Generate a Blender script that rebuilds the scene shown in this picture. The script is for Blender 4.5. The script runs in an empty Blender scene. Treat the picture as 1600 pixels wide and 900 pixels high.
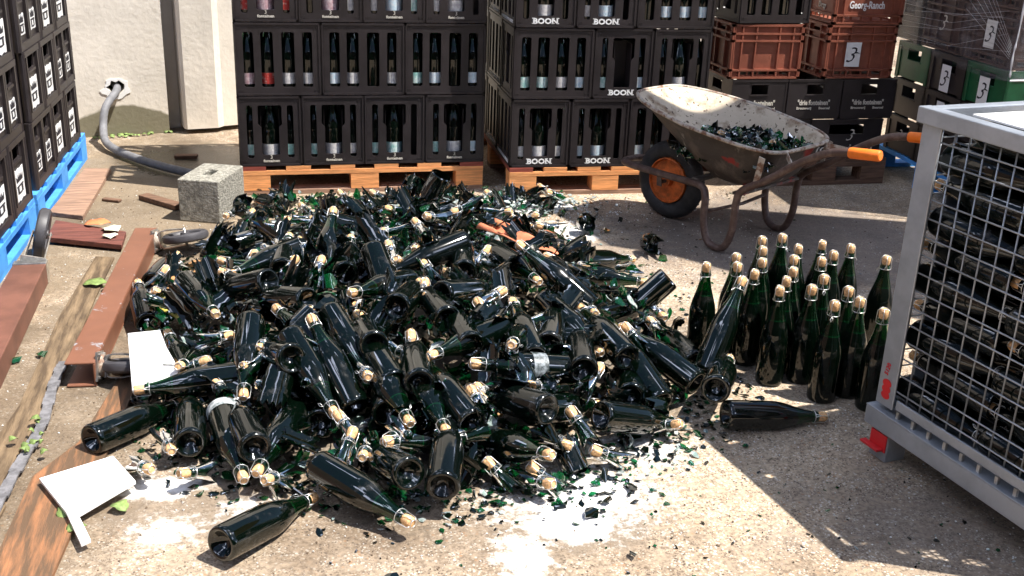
import bpy, bmesh, math, random
from mathutils import Vector, Matrix, Quaternion
from mathutils.geometry import tessellate_polygon
R = math.radians
rnd = random.Random(11)
sc = bpy.context.scene
C = sc.collection

# ------------------------------------------------------------------ camera, sky, sun, exposure
cam_d = bpy.data.cameras.new('camera'); cam = bpy.data.objects.new('camera', cam_d); C.objects.link(cam); sc.camera = cam
yaw, pitch, roll, foc = 0.2372, 0.3636, 0.0377, 1700.3
cam_d.sensor_width = 36.0; cam_d.lens = foc / 1600 * 36.0; cam_d.clip_start = 0.05; cam_d.clip_end = 500
Fv = Vector((math.sin(yaw) * math.cos(pitch), math.cos(yaw) * math.cos(pitch), -math.sin(pitch)))
Rv = Vector((math.cos(yaw), -math.sin(yaw), 0)); Uv = Rv.cross(Fv)
R2 = Rv * math.cos(roll) + Uv * math.sin(roll); U2 = -Rv * math.sin(roll) + Uv * math.cos(roll)
m = Matrix.Identity(4)
for i in range(3):
    m[i][0] = R2[i]; m[i][1] = U2[i]; m[i][2] = -Fv[i]
m.translation = Vector((0.0961, -5.2921, 1.5185)); cam.matrix_world = m

SUN_EL = R(63.5); SUN_TO = Vector((0.895, -0.445, 0)).normalized()
sun_dir = Vector((SUN_TO.x * math.cos(SUN_EL), SUN_TO.y * math.cos(SUN_EL), math.sin(SUN_EL)))
w = bpy.data.worlds.new('World'); sc.world = w; w.use_nodes = True
nt = w.node_tree; bg = nt.nodes['Background']
sky = nt.nodes.new('ShaderNodeTexSky'); sky.sky_type = 'NISHITA'; sky.sun_disc = False
sky.sun_elevation = SUN_EL; sky.sun_rotation = math.atan2(SUN_TO.x, SUN_TO.y)
sky.air_density = 1.0; sky.dust_density = 0.6; sky.ozone_density = 1.0
# bright cloud patches added over the blue, for streaks in the glass
wt = nt.nodes.new('ShaderNodeTexCoord'); wn = nt.nodes.new('ShaderNodeTexNoise'); wn.inputs['Scale'].default_value = 3.2; wn.inputs['Detail'].default_value = 6; wn.inputs['Roughness'].default_value = 0.55
wr = nt.nodes.new('ShaderNodeValToRGB'); wr.color_ramp.elements[0].position = 0.60; wr.color_ramp.elements[1].position = 0.62
wx = nt.nodes.new('ShaderNodeMix'); wx.data_type = 'RGBA'; wx.inputs[7].default_value = (60.0, 66.0, 84.0, 1)
nt.links.new(wt.outputs['Generated'], wn.inputs['Vector']); nt.links.new(wn.outputs[0], wr.inputs[0]); nt.links.new(wr.outputs[0], wx.inputs[0]); nt.links.new(sky.outputs[0], wx.inputs[6])
nt.links.new(wx.outputs[2], bg.inputs[0]); bg.inputs[1].default_value = 0.052
sl = bpy.data.lights.new('sun', 'SUN'); sun = bpy.data.objects.new('sun', sl); C.objects.link(sun)
sl.energy = 5.0; sl.angle = R(0.5); sl.color = (1.0, 0.955, 0.89)
sun.rotation_euler = (-sun_dir).to_track_quat('-Z', 'Y').to_euler()
vs = sc.view_settings; vs.view_transform = 'Standard'; vs.look = 'None'; vs.exposure = 0.92; vs.gamma = 1.0
vs.use_curve_mapping = False
cy = sc.cycles; cy.max_bounces = 8; cy.diffuse_bounces = 3; cy.glossy_bounces = 4; cy.transmission_bounces = 7
cy.transparent_max_bounces = 10; cy.caustics_reflective = False; cy.caustics_refractive = False; cy.sample_clamp_indirect = 6
cy.use_denoising = True

# ------------------------------------------------------------------ materials
def lin(c):
    return tuple(((v / 255) / 12.92 if v / 255 <= 0.04045 else ((v / 255 + 0.055) / 1.055) ** 2.4) for v in c)
MATS = {}
def mat(name, col, rough=0.6, metal=0.0, noise=0.0, scale=20.0, bump=0.0, bscale=None, spec=0.5, trans=0.0, col2=None, cmix=(0.4, 0.6), ior=1.5, coat=0.0, stretch=None, detail=5):
    m = bpy.data.materials.new(name); m.use_nodes = True
    t = m.node_tree; b = t.nodes['Principled BSDF']
    b.inputs['Base Color'].default_value = (*col, 1); b.inputs['Roughness'].default_value = rough
    b.inputs['Metallic'].default_value = metal; b.inputs['Specular IOR Level'].default_value = spec
    b.inputs['Transmission Weight'].default_value = trans; b.inputs['IOR'].default_value = ior
    b.inputs['Coat Weight'].default_value = coat; b.inputs['Coat IOR'].default_value = 1.6; b.inputs['Coat Roughness'].default_value = 0.02
    if noise or col2 or bump:
        tc = t.nodes.new('ShaderNodeTexCoord'); mp = t.nodes.new('ShaderNodeMapping')
        oi = t.nodes.new('ShaderNodeObjectInfo'); vm = t.nodes.new('ShaderNodeVectorMath'); vm.operation = 'ADD'
        ml = t.nodes.new('ShaderNodeMath'); ml.operation = 'MULTIPLY'; ml.inputs[1].default_value = 37.0
        t.links.new(oi.outputs['Random'], ml.inputs[0]); t.links.new(tc.outputs['Object'], vm.inputs[0]); t.links.new(ml.outputs[0], vm.inputs[1])
        t.links.new(vm.outputs[0], mp.inputs[0])
        if stretch: mp.inputs['Scale'].default_value = stretch
        n = t.nodes.new('ShaderNodeTexNoise'); n.inputs['Scale'].default_value = scale; n.inputs['Detail'].default_value = detail
        n.inputs['Roughness'].default_value = 0.65
        t.links.new(mp.outputs[0], n.inputs['Vector'])
        rp = t.nodes.new('ShaderNodeValToRGB'); rp.color_ramp.elements[0].position = cmix[0]; rp.color_ramp.elements[1].position = cmix[1]
        c2 = col2 or tuple(v * (1 + noise) for v in col); c1 = col if col2 else tuple(v * (1 - noise) for v in col)
        rp.color_ramp.elements[0].color = (*c1, 1); rp.color_ramp.elements[1].color = (*c2, 1)
        t.links.new(n.outputs[0], rp.inputs[0]); t.links.new(rp.outputs[0], b.inputs['Base Color'])
        if bump:
            n2 = n
            if bscale:
                n2 = t.nodes.new('ShaderNodeTexNoise'); n2.inputs['Scale'].default_value = bscale; n2.inputs['Detail'].default_value = 6
                t.links.new(mp.outputs[0], n2.inputs['Vector'])
            bp = t.nodes.new('ShaderNodeBump'); bp.inputs['Strength'].default_value = bump; bp.inputs['Distance'].default_value = 0.01
            t.links.new(n2.outputs[0], bp.inputs['Height']); t.links.new(bp.outputs[0], b.inputs['Normal'])
    MATS[name] = m
    return m
def glass_full(coat=0.45):
    m = mat('bottle_glass', (0.001, 0.004, 0.002), 0.045, spec=0.5, trans=0.3, ior=1.5, coat=coat)
    t = m.node_tree; b = t.nodes['Principled BSDF']; N = t.nodes.new; Lk = t.links.new
    tc = N('ShaderNodeTexCoord'); sp = N('ShaderNodeSeparateXYZ'); Lk(tc.outputs['Object'], sp.inputs[0])
    r = N('ShaderNodeMapRange'); r.inputs[1].default_value = 0.222; r.inputs[2].default_value = 0.226; Lk(sp.outputs[2], r.inputs[0])
    x = N('ShaderNodeMix'); x.data_type = 'RGBA'; x.inputs[6].default_value = (0.001, 0.004, 0.002, 1); x.inputs[7].default_value = (0.006, 0.14, 0.035, 1); Lk(r.outputs[0], x.inputs[0]); Lk(x.outputs[2], b.inputs['Base Color'])
    q = N('ShaderNodeMapRange'); q.inputs[3].default_value = 0.3; q.inputs[4].default_value = 0.97; Lk(r.outputs[0], q.inputs[0]); Lk(q.outputs[0], b.inputs['Transmission Weight'])
    return m
def dusty(m, amt=0.5, th=(0.56, 0.78), sc_=16):
    t = m.node_tree; b = t.nodes['Principled BSDF']; N = t.nodes.new; Lk = t.links.new
    tc = N('ShaderNodeTexCoord'); oi = N('ShaderNodeObjectInfo'); ml = N('ShaderNodeMath'); ml.operation = 'MULTIPLY'; ml.inputs[1].default_value = 53; Lk(oi.outputs['Random'], ml.inputs[0])
    ad = N('ShaderNodeVectorMath'); ad.operation = 'ADD'; Lk(tc.outputs['Object'], ad.inputs[0]); Lk(ml.outputs[0], ad.inputs[1])
    n = N('ShaderNodeTexNoise'); n.inputs['Scale'].default_value = sc_; n.inputs['Detail'].default_value = 9; n.inputs['Roughness'].default_value = 0.72; Lk(ad.outputs[0], n.inputs['Vector'])
    r = N('ShaderNodeMapRange'); r.inputs[1].default_value = th[0]; r.inputs[2].default_value = th[1]; r.inputs[4].default_value = amt; Lk(n.outputs[0], r.inputs[0])
    x = N('ShaderNodeMix'); x.data_type = 'RGBA'; Lk(r.outputs[0], x.inputs[0]); x.inputs[7].default_value = (0.16, 0.15, 0.14, 1)
    if b.inputs['Base Color'].links: Lk(b.inputs['Base Color'].links[0].from_socket, x.inputs[6])
    else: x.inputs[6].default_value = tuple(b.inputs['Base Color'].default_value)
    Lk(x.outputs[2], b.inputs['Base Color'])
    q = N('ShaderNodeMapRange'); q.inputs[2].default_value = amt; q.inputs[3].default_value = b.inputs['Roughness'].default_value; q.inputs[4].default_value = 0.4; Lk(r.outputs[0], q.inputs[0]); Lk(q.outputs[0], b.inputs['Roughness'])
    return m
M_glass = dusty(glass_full()); M_glasss = dusty(glass_full(0.0), 0.3)
M_glassd = mat('bottle_glass_dusty', (0.0015, 0.0032, 0.0025), 0.10, spec=0.45, coat=0.15); dusty(M_glassd, 0.5)
M_shard = mat('shard_glass', (0.008, 0.22, 0.06), 0.04, trans=0.85, ior=1.52, coat=1.0)
M_shardp = mat('shard_glass_frothy', (0.30, 0.42, 0.38), 0.12, trans=0.3, col2=(0.75, 0.78, 0.76), scale=60, coat=1.0)
M_shardd = mat('shard_glass_dark', (0.001, 0.0045, 0.0025), 0.05, trans=0.15, coat=1.0)
dusty(M_shardd, 0.35)
M_cork = mat('cork', lin((224, 178, 126)), 0.85, noise=0.28, scale=160, bump=0.3)
M_wire = mat('hood_wire', (0.80, 0.80, 0.78), 0.35, metal=0.8)
M_crate = mat('crate_black', (0.0235, 0.0185, 0.0195), 0.42, noise=0.2, scale=9, spec=0.5, bump=0.05)
M_crateb = mat('crate_brown', lin((140, 80, 61)), 0.5, noise=0.16, scale=12)
M_crateg = mat('crate_green', (0.008, 0.095, 0.035), 0.45, noise=0.15, scale=12)
M_cream = mat('lettering_cream', (0.62, 0.58, 0.50), 0.6)
M_white = mat('lettering_white', (0.85, 0.85, 0.84), 0.5)
M_black = mat('print_black', (0.012, 0.012, 0.02), 0.6)
M_labt = mat('label_teal', (0.30, 0.58, 0.52), 0.6, col2=(0.62, 0.74, 0.70), scale=45, cmix=(0.42, 0.58))
M_labw = mat('label_white', (0.72, 0.70, 0.66), 0.6, col2=(0.52, 0.50, 0.50), scale=60)
M_labr = mat('label_red', (0.50, 0.04, 0.03), 0.6, col2=(0.6, 0.35, 0.3), scale=60, cmix=(0.5, 0.6))
M_labp = mat('label_pink', (0.62, 0.50, 0.50), 0.6, col2=(0.42, 0.25, 0.27), scale=60)
M_labb = mat('label_pale_blue', (0.50, 0.66, 0.74), 0.6, col2=(0.72, 0.76, 0.78), scale=60)
M_wood = mat('pallet_wood', lin((226, 156, 98)), 0.75, noise=0.2, scale=7, stretch=(1, 14, 14), bump=0.2)
M_woodr = mat('pallet_wood_red', lin((138, 66, 52)), 0.75, noise=0.2, scale=7, stretch=(1, 14, 14))
M_woodd = mat('old_wood', lin((112, 84, 66)), 0.85, noise=0.3, scale=6, stretch=(1, 12, 12), bump=0.3)
M_woodp = mat('pinkish_wood', lin((148, 118, 98)), 0.85, noise=0.3, scale=6, stretch=(1, 12, 12), bump=0.2)
M_blue = mat('pallet_blue', lin((74, 152, 226)), 0.7, noise=0.12, scale=12, bump=0.2, col2=None)
M_galv = mat('galvanised_steel', (0.40, 0.43, 0.47), 0.42, metal=0.55, noise=0.10, scale=9, bump=0.03)
M_red = mat('red_paint', (0.62, 0.02, 0.025), 0.45)
M_orange = mat('orange_rubber', (0.95, 0.20, 0.012), 0.45, noise=0.05, scale=30)
M_rim = mat('orange_wheel_rim', (0.62, 0.14, 0.025), 0.6, noise=0.3, scale=24)
M_rubber = mat('black_rubber', (0.028, 0.027, 0.028), 0.7, noise=0.3, scale=25)
M_rubg = mat('grey_rubber', (0.06, 0.057, 0.062), 0.5, noise=0.15, scale=25)
M_tube = mat('rusty_tube', (0.085, 0.048, 0.038), 0.5, col2=(0.22, 0.15, 0.12), scale=22, cmix=(0.45, 0.75), bump=0.2, spec=0.5)
M_brown = mat('brown_painted_steel', lin((112, 74, 60)), 0.55, noise=0.2, scale=6, col2=None, bump=0.05)
M_zinc = mat('zinc_plate', (0.66, 0.64, 0.60), 0.28, metal=0.9, noise=0.2, scale=30)
M_pipe = mat('grey_hose', (0.17, 0.17, 0.18), 0.65, noise=0.15, scale=20)
M_card = mat('white_board', (0.86, 0.86, 0.84), 0.6)
M_clay = mat('terracotta', lin((206, 124, 88)), 0.75, noise=0.15, scale=18, bump=0.2)
M_cardb = mat('cardboard', lin((170, 128, 84)), 0.8, noise=0.15, scale=18)
M_leaf = mat('leaf', (0.20, 0.28, 0.08), 0.6, noise=0.3, scale=40)
M_leafp = mat('petal', (0.80, 0.82, 0.62), 0.6, noise=0.1, scale=40)

# ------------------------------------------------------------------ mesh builder
class MB:
    def __init__(s): s.v = []; s.f = []; s.mi = []
    def add(s, vs_, fs, M=None, mi=0):
        o = len(s.v)
        s.v += [tuple(M @ Vector(p)) if M is not None else tuple(p) for p in vs_]
        s.f += [tuple(i + o for i in f) for f in fs]; s.mi += [mi] * len(fs)
    def box(s, lo, hi, M=None, mi=0):
        x0, y0, z0 = lo; x1, y1, z1 = hi
        s.add([(x0, y0, z0), (x1, y0, z0), (x1, y1, z0), (x0, y1, z0), (x0, y0, z1), (x1, y0, z1), (x1, y1, z1), (x0, y1, z1)],
              [(0, 3, 2, 1), (4, 5, 6, 7), (0, 1, 5, 4), (1, 2, 6, 5), (2, 3, 7, 6), (3, 0, 4, 7)], M, mi)
    def bar(s, a, b, wd, th, up=(0, 0, 1), mi=0):
        a = Vector(a); b = Vector(b); d = (b - a); l = d.length; d.normalize()
        u = Vector(up); x = d.cross(u)
        if x.length < 1e-4: x = d.cross(Vector((1, 0, 0)))
        x.normalize(); z = x.cross(d)
        M = Matrix(((x.x, d.x, z.x, a.x), (x.y, d.y, z.y, a.y), (x.z, d.z, z.z, a.z), (0, 0, 0, 1)))
        s.box((-wd / 2, 0, -th / 2), (wd / 2, l, th / 2), M, mi)
    def tube(s, pts, r, n=8, mi=0, cap=True, closed=False, M=None):
        P = [Vector(p) for p in pts]; k = len(P); rs = r if isinstance(r, (list, tuple)) else [r] * k
        vs_ = []; fs = []; prev = None
        for i in range(k):
            if closed: t = P[(i + 1) % k] - P[i - 1]
            else: t = P[min(i + 1, k - 1)] - P[max(i - 1, 0)]
            t.normalize()
            if prev is None:
                a = t.cross(Vector((0, 0, 1)));
                if a.length < 1e-3: a = t.cross(Vector((1, 0, 0)))
            else: a = prev - t * prev.dot(t)
            a.normalize(); prev = a; b = t.cross(a)
            for j in range(n):
                q = 2 * math.pi * j / n
                vs_.append(P[i] + (a * math.cos(q) + b * math.sin(q)) * rs[i])
        for i in range(k if closed else k - 1):
            for j in range(n):
                i2 = (i + 1) % k
                fs.append((i * n + j, i * n + (j + 1) % n, i2 * n + (j + 1) % n, i2 * n + j))
        if cap and not closed:
            fs.append(tuple(range(n))[::-1]); fs.append(tuple((k - 1) * n + j for j in range(n)))
        s.add(vs_, fs, M, mi)
    def lathe(s, prof, n=24, M=None, mi=0, a0=0, a1=None, jag=None):
        vs_ = []; fs = []; full = a1 is None; a1 = 2 * math.pi if full else a1; k = n if full else n + 1
        for r, z in prof:
            for j in range(k):
                q = a0 + (a1 - a0) * j / n
                vs_.append((r * math.cos(q), r * math.sin(q), z + (jag[j % n] if jag and False else 0)))
        for i in range(len(prof) - 1):
            for j in range(n):
                j2 = (j + 1) % k
                fs.append((i * k + j, i * k + j2, (i + 1) * k + j2, (i + 1) * k + j))
        s.add(vs_, fs, M, mi)
    def prism(s, poly, t, M=None, mi=0, holes=()):
        loops = [poly] + list(holes); flat = [p for l in loops for p in l]
        tris = tessellate_polygon([[Vector((p[0], p[1], 0)) for p in l] for l in loops])
        n = len(flat); vs_ = [(p[0], p[1], 0) for p in flat] + [(p[0], p[1], t) for p in flat]; fs = []
        for a, b, c in tris:
            A, B, D = flat[a], flat[b], flat[c]
            if (B[0] - A[0]) * (D[1] - A[1]) - (B[1] - A[1]) * (D[0] - A[0]) < 0: b, c = c, b
            fs.append((a, c, b)); fs.append((a + n, b + n, c + n))
        o = 0
        for li, l in enumerate(loops):
            ar = sum(l[i][0] * l[(i + 1) % len(l)][1] - l[(i + 1) % len(l)][0] * l[i][1] for i in range(len(l)))
            flip = (ar < 0) != (li > 0)
            for i in range(len(l)):
                a, b = o + i, o + (i + 1) % len(l)
                fs.append((b, a, a + n, b + n) if flip else (a, b, b + n, a + n))
            o += len(l)
        s.add(vs_, fs, M, mi)
    def mesh(s, name, mats, smooth=False, ang=None):
        me = bpy.data.meshes.new(name); me.from_pydata(s.v, [], s.f)
        for mm in (mats if isinstance(mats, (list, tuple)) else [mats]): me.materials.append(mm)
        me.polygons.foreach_set('material_index', s.mi)
        if smooth: me.polygons.foreach_set('use_smooth', [True] * len(s.f))
        me.validate(); me.update()
        if smooth and ang: me.set_sharp_from_angle(angle=R(ang))
        return me
    def build(s, name, mats, parent=None, smooth=False, ang=None, M=None):
        return link(name, s.mesh(name, mats, smooth, ang), parent, M)
def link(name, me, parent=None, M=None):
    o = bpy.data.objects.new(name, me); C.objects.link(o)
    if parent is not None: o.parent = parent
    if M is not None: o.matrix_local = M
    return o
def tag(o, label=None, cat=None, group=None, kind=None):
    if label: o['label'] = label
    if cat: o['category'] = cat
    if group: o['group'] = group
    if kind: o['kind'] = kind
    return o
def empty(name, loc=(0, 0, 0), rz=0, label=None, cat=None, group=None, M=None):
    o = bpy.data.objects.new(name, None); C.objects.link(o); o.empty_display_size = 0.05
    if M is not None: o.matrix_world = M
    else: o.location = loc; o.rotation_euler = (0, 0, rz)
    return tag(o, label, cat, group)
def struct(o): o['kind'] = 'structure'; return o
def bevel(o, wd=0.004, seg=2):
    b = o.modifiers.new('b', 'BEVEL'); b.width = wd; b.segments = seg; b.limit_method = 'ANGLE'; b.angle_limit = R(40)
    return o
def T(x=0, y=0, z=0): return Matrix.Translation((x, y, z))
def RX(a): return Matrix.Rotation(a, 4, 'X')
def RY(a): return Matrix.Rotation(a, 4, 'Y')
def RZ(a): return Matrix.Rotation(a, 4, 'Z')
TEXT = {}
def text_into(mb, s, size, M, mi=0, bold=0.0, ext=0.0012, shear=0.0, width=None, res=2):
    key = (s, bold, shear)
    if key not in TEXT:
        cu = bpy.data.curves.new('t', 'FONT'); cu.body = s; cu.align_x = 'CENTER'; cu.size = 1; cu.offset = bold; cu.shear = shear
        cu.resolution_u = res; cu.extrude = 0.02
        ob = bpy.data.objects.new('t', cu); C.objects.link(ob); bpy.context.view_layer.update()
        me = bpy.data.meshes.new_from_object(ob.evaluated_get(bpy.context.evaluated_depsgraph_get()))
        vs_ = [tuple(v.co) for v in me.vertices]; fs = [tuple(p.vertices) for p in me.polygons]
        bpy.data.objects.remove(ob); bpy.data.curves.remove(cu); bpy.data.meshes.remove(me)
        xs = [v[0] for v in vs_]; cx = (min(xs) + max(xs)) / 2
        TEXT[key] = ([(v[0] - cx, v[1], v[2]) for v in vs_], fs, max(xs) - min(xs))
    vs_, fs, wd = TEXT[key]
    k = size; kx = (width / wd) if width else size
    mb.add([(v[0] * kx, v[1] * k, v[2] * ext / 0.02) for v in vs_], fs, M, mi)
FRONT = RX(R(90))     # XY drawing plane -> vertical plane facing -Y

# ------------------------------------------------------------------ ground, wall
def ground_mat():
    m = bpy.data.materials.new('yard_concrete'); m.use_nodes = True; t = m.node_tree; b = t.nodes['Principled BSDF']
    N = t.nodes.new; Lk = t.links.new
    tc = N('ShaderNodeTexCoord')
    def noise(sc_, det=6, ro=0.6):
        n = N('ShaderNodeTexNoise'); n.inputs['Scale'].default_value = sc_; n.inputs['Detail'].default_value = det; n.inputs['Roughness'].default_value = ro
        Lk(tc.outputs['Object'], n.inputs['Vector']); return n
    def ramp(src, ps, cs):
        r = N('ShaderNodeValToRGB'); e = r.color_ramp.elements
        e[0].position = ps[0]; e[0].color = (*cs[0], 1); e[1].position = ps[-1]; e[1].color = (*cs[-1], 1)
        for p, c in list(zip(ps, cs))[1:-1]:
            q = e.new(p); q.color = (*c, 1)
        Lk(src, r.inputs[0]); return r
    def mix(f, a, b_, mode='MIX'):
        x = N('ShaderNodeMix'); x.data_type = 'RGBA'; x.blend_type = mode
        if isinstance(f, float): x.inputs[0].default_value = f
        else: Lk(f, x.inputs[0])
        for s_, i in ((a, 6), (b_, 7)):
            if isinstance(s_, tuple): x.inputs[i].default_value = (*s_, 1)
            else: Lk(s_, x.inputs[i])
        return x.outputs[2]
    base = ramp(noise(2.2).outputs[0], (0.3, 0.5, 0.72), ((0.25, 0.188, 0.128), (0.385, 0.30, 0.212), (0.46, 0.37, 0.268)))
    fine = ramp(noise(70, 4).outputs[0], (0.35, 0.5, 0.68), ((0.42, 0.37, 0.33), (1, 1, 1), (1.42, 1.38, 1.33)))
    c = mix(0.75, base.outputs[0], fine.outputs[0], 'MULTIPLY')
    # aggregate specks, pale and dark
    for sc_, th, col in ((120, 0.24, (0.64, 0.57, 0.46)), (60, 0.15, (0.72, 0.67, 0.58)), (85, 0.20, (0.10, 0.072, 0.05)), (170, 0.26, (0.14, 0.10, 0.075)), (40, 0.09, (0.40, 0.22, 0.11)), (75, 0.12, (0.66, 0.60, 0.50))):
        v = N('ShaderNodeTexVoronoi'); v.inputs['Scale'].default_value = sc_; Lk(tc.outputs['Object'], v.inputs['Vector'])
        rr = ramp(v.outputs['Distance'], (th, th + 0.12), ((1, 1, 1), (0, 0, 0)))
        n = noise(sc_ * 0.13, 2); r3 = ramp(n.outputs[0], (0.43, 0.56), ((0, 0, 0), (1, 1, 1)))
        f = N('ShaderNodeMath'); f.operation = 'MULTIPLY'; Lk(rr.outputs[0], f.inputs[0]); Lk(r3.outputs[0], f.inputs[1])
        c = mix(f.outputs[0], c, col)
    # dirt, darker ground, and the foam stains of spilt beer (places in metres)
    sp = N('ShaderNodeSeparateXYZ'); Lk(tc.outputs['Object'], sp.inputs[0])
    def blob(x, y, rx, ry, ns, th0, th1, amt=1.0, nw=0.9):
        def mth(op, a, b_=None):
            q = N('ShaderNodeMath'); q.operation = op
            for i, s_ in enumerate((a, b_)):
                if s_ is None: continue
                if isinstance(s_, (int, float)): q.inputs[i].default_value = s_
                else: Lk(s_, q.inputs[i])
            return q.outputs[0]
        dx = mth('DIVIDE', mth('SUBTRACT', sp.outputs[0], x), rx); dy = mth('DIVIDE', mth('SUBTRACT', sp.outputs[1], y), ry)
        d = mth('SQRT', mth('ADD', mth('MULTIPLY', dx, dx), mth('MULTIPLY', dy, dy)))
        v = mth('ADD', d, mth('MULTIPLY', mth('SUBTRACT', noise(ns, 7, 0.7).outputs[0], 0.5), nw * 2.2))
        r_ = ramp(v, (th0, th1), ((amt,) * 3, (0, 0, 0))); return r_.outputs[0]
    c = mix(blob(-0.5, 0.0, 0.65, 1.8, 4, 0.6, 1.1, 0.8), c, (0.17, 0.130, 0.085))
    c = mix(blob(-0.55, -2.3, 0.35, 1.3, 6, 0.6, 1.1, 0.6), c, (0.17, 0.13, 0.085))
    c = mix(blob(2.4, -1.0, 1.0, 0.9, 3, 0.6, 1.2, 0.75), c, (0.15, 0.125, 0.11))  # grime, with shade painted in around the wheelbarrow
    c = mix(blob(2.2, -3.4, 0.9, 0.9, 3, 0.5, 1.2, 0.55), c, (0.15, 0.125, 0.11))  # dirt, deepened with painted shade by the cage
    c = mix(blob(0.6, -1.8, 0.95, 1.15, 6, 0.8, 1.05, 0.75), c, (0.10, 0.080, 0.058))  # darker ground under the heap
    c = mix(blob(0.3, -3.05, 0.9, 0.35, 5, 0.3, 1.0, 0.35), c, (0.19, 0.145, 0.10))
    big = ramp(noise(0.9, 8, 0.7).outputs[0], (0.42, 0.5, 0.56), ((0.62, 0.58, 0.54), (1, 1, 1), (1.08, 1.06, 1.03)))
    c = mix(0.8, c, big.outputs[0], 'MULTIPLY')
    c = mix(blob(0.84, -3.0, 0.24, 0.20, 8, 0.7, 1.05, 0.7), c, (0.20, 0.155, 0.11)); c = mix(blob(-0.12, -2.80, 0.24, 0.18, 8, 0.6, 1.05, 0.6), c, (0.20, 0.155, 0.11))
    white = (0.90, 0.885, 0.85)
    for a in ((0.82, -3.05, 0.12, 0.09, 11, 0.45, 1.25, 1.0, 0.9), (0.93, -2.92, 0.13, 0.09, 22, 0.25, 1.2, 0.9, 1.3), (0.66, -3.17, 0.08, 0.11, 26, 0.2, 1.15, 0.9, 1.4), (0.86, -2.95, 0.28, 0.20, 40, 0.0, 0.95, 0.8, 1.7),
              (-0.19, -2.71, 0.12, 0.07, 16, 0.4, 1.15, 0.95, 1.0), (-0.17, -2.92, 0.12, 0.09, 34, 0.0, 0.85, 0.65, 1.6), (0.03, -2.85, 0.10, 0.08, 36, 0.0, 0.85, 0.65, 1.6), (1.12, -2.72, 0.20, 0.16, 36, 0.0, 0.85, 0.7, 1.7),
              (1.24, -0.34, 0.40, 0.15, 12, 0.7, 1.2, 1.0, 0.9), (1.02, -0.47, 0.38, 0.17, 18, 0.5, 1.1, 0.9, 1.1), (1.45, -0.75, 0.2, 0.2, 16, 0.4, 0.8, 0.6, 1.0)):
        c = mix(blob(*a), c, white)
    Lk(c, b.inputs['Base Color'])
    # wet patch at the foot of the wall
    wet = blob(-0.25, 0.72, 0.5, 0.42, 3, 0.7, 1.0, 1.0, 0.5)
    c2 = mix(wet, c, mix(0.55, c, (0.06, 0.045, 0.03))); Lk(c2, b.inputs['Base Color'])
    rr = ramp(wet, (0, 1), ((0.85,) * 3, (0.25,) * 3)); Lk(rr.outputs[0], b.inputs['Roughness'])
    bp = N('ShaderNodeBump'); bp.inputs['Strength'].default_value = 0.5; bp.inputs['Distance'].default_value = 0.006
    nn = noise(90, 8, 0.75); Lk(nn.outputs[0], bp.inputs['Height']); Lk(bp.outputs[0], b.inputs['Normal'])
    return m
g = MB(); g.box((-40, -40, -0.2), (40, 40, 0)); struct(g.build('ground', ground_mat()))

def wall_mat(moss=True):
    m = mat('precast_wall', (0.74, 0.68, 0.585), 0.85, noise=0.07, scale=3, bump=0.25, bscale=35)
    if not moss: return m
    t = m.node_tree; b = t.nodes['Principled BSDF']; N = t.nodes.new; Lk = t.links.new
    src = b.inputs['Base Color'].links[0].from_socket
    tc = N('ShaderNodeTexCoord'); sp = N('ShaderNodeSeparateXYZ'); Lk(tc.outputs['Object'], sp.inputs[0])
    n = N('ShaderNodeTexNoise'); n.inputs['Scale'].default_value = 9; n.inputs['Detail'].default_value = 7; Lk(tc.outputs['Object'], n.inputs['Vector'])
    def mth(op, u, v):
        q = N('ShaderNodeMath'); q.operation = op
        for i, s_ in enumerate((u, v)):
            if isinstance(s_, (int, float)): q.inputs[i].default_value = s_
            else: Lk(s_, q.inputs[i])
        return q.outputs[0]
    dx = mth('SUBTRACT', sp.outputs[0], 0.24); top = mth('SUBTRACT', 0.165, mth('MULTIPLY', mth('MULTIPLY', dx, dx), 1.0))
    s2 = mth('ADD', mth('SUBTRACT', sp.outputs[2], top), mth('MULTIPLY', mth('SUBTRACT', n.outputs[0], 0.5), 0.05))
    r_ = N('ShaderNodeValToRGB'); r_.color_ramp.elements[0].position = 0.0; r_.color_ramp.elements[0].color = (0.9, 0.9, 0.9, 1); r_.color_ramp.elements[1].position = 0.014; r_.color_ramp.elements[1].color = (0, 0, 0, 1); Lk(s2, r_.inputs[0])
    x = N('ShaderNodeMix'); x.data_type = 'RGBA'; Lk(r_.outputs[0], x.inputs[0]); Lk(src, x.inputs[6]); x.inputs[7].default_value = (0.15, 0.135, 0.075, 1)
    Lk(x.outputs[2], b.inputs['Base Color'])
    return m
M_wall = wall_mat(); M_pil = wall_mat(False)
wallr = R(11); WM = T(-0.9, 1.306, 0) @ RZ(wallr)
wl = empty('concrete_wall', label='tall pale concrete wall panel with a mossy foot behind the grey hose', cat='wall', M=WM)
g = MB()
hx, hz = 0.205, 0.285
hole = [(hx + (0.045 + 0.01 * math.sin(k * 2.3)) * math.cos(k * math.pi / 6), hz + (0.035 + 0.008 * math.cos(k * 3.1)) * math.sin(k * math.pi / 6)) for k in range(12)]
g.prism([(-4, -0.1), (0.485, -0.1), (0.485, 4.2), (-4, 4.2)], 0.14, T(0, 0.14, 0) @ FRONT, holes=[hole[::-1]])
g.build('panel', M_wall, wl)
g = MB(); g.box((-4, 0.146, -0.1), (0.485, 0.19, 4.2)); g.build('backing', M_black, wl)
g = MB(); g.prism([(0.565, -0.05), (0.58, -0.07), (0.76, -0.07), (0.80, -0.03), (0.98, 0.0), (0.98, 0.128), (0.565, 0.128)], 4.2, T(0, 0, 0.03)); 
col = g.build('concrete_pillar', M_pil, None, M=WM.copy()); tag(col, 'pale concrete pillar with a shaded groove on its left, beside the left crate stack', 'pillar')
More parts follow.
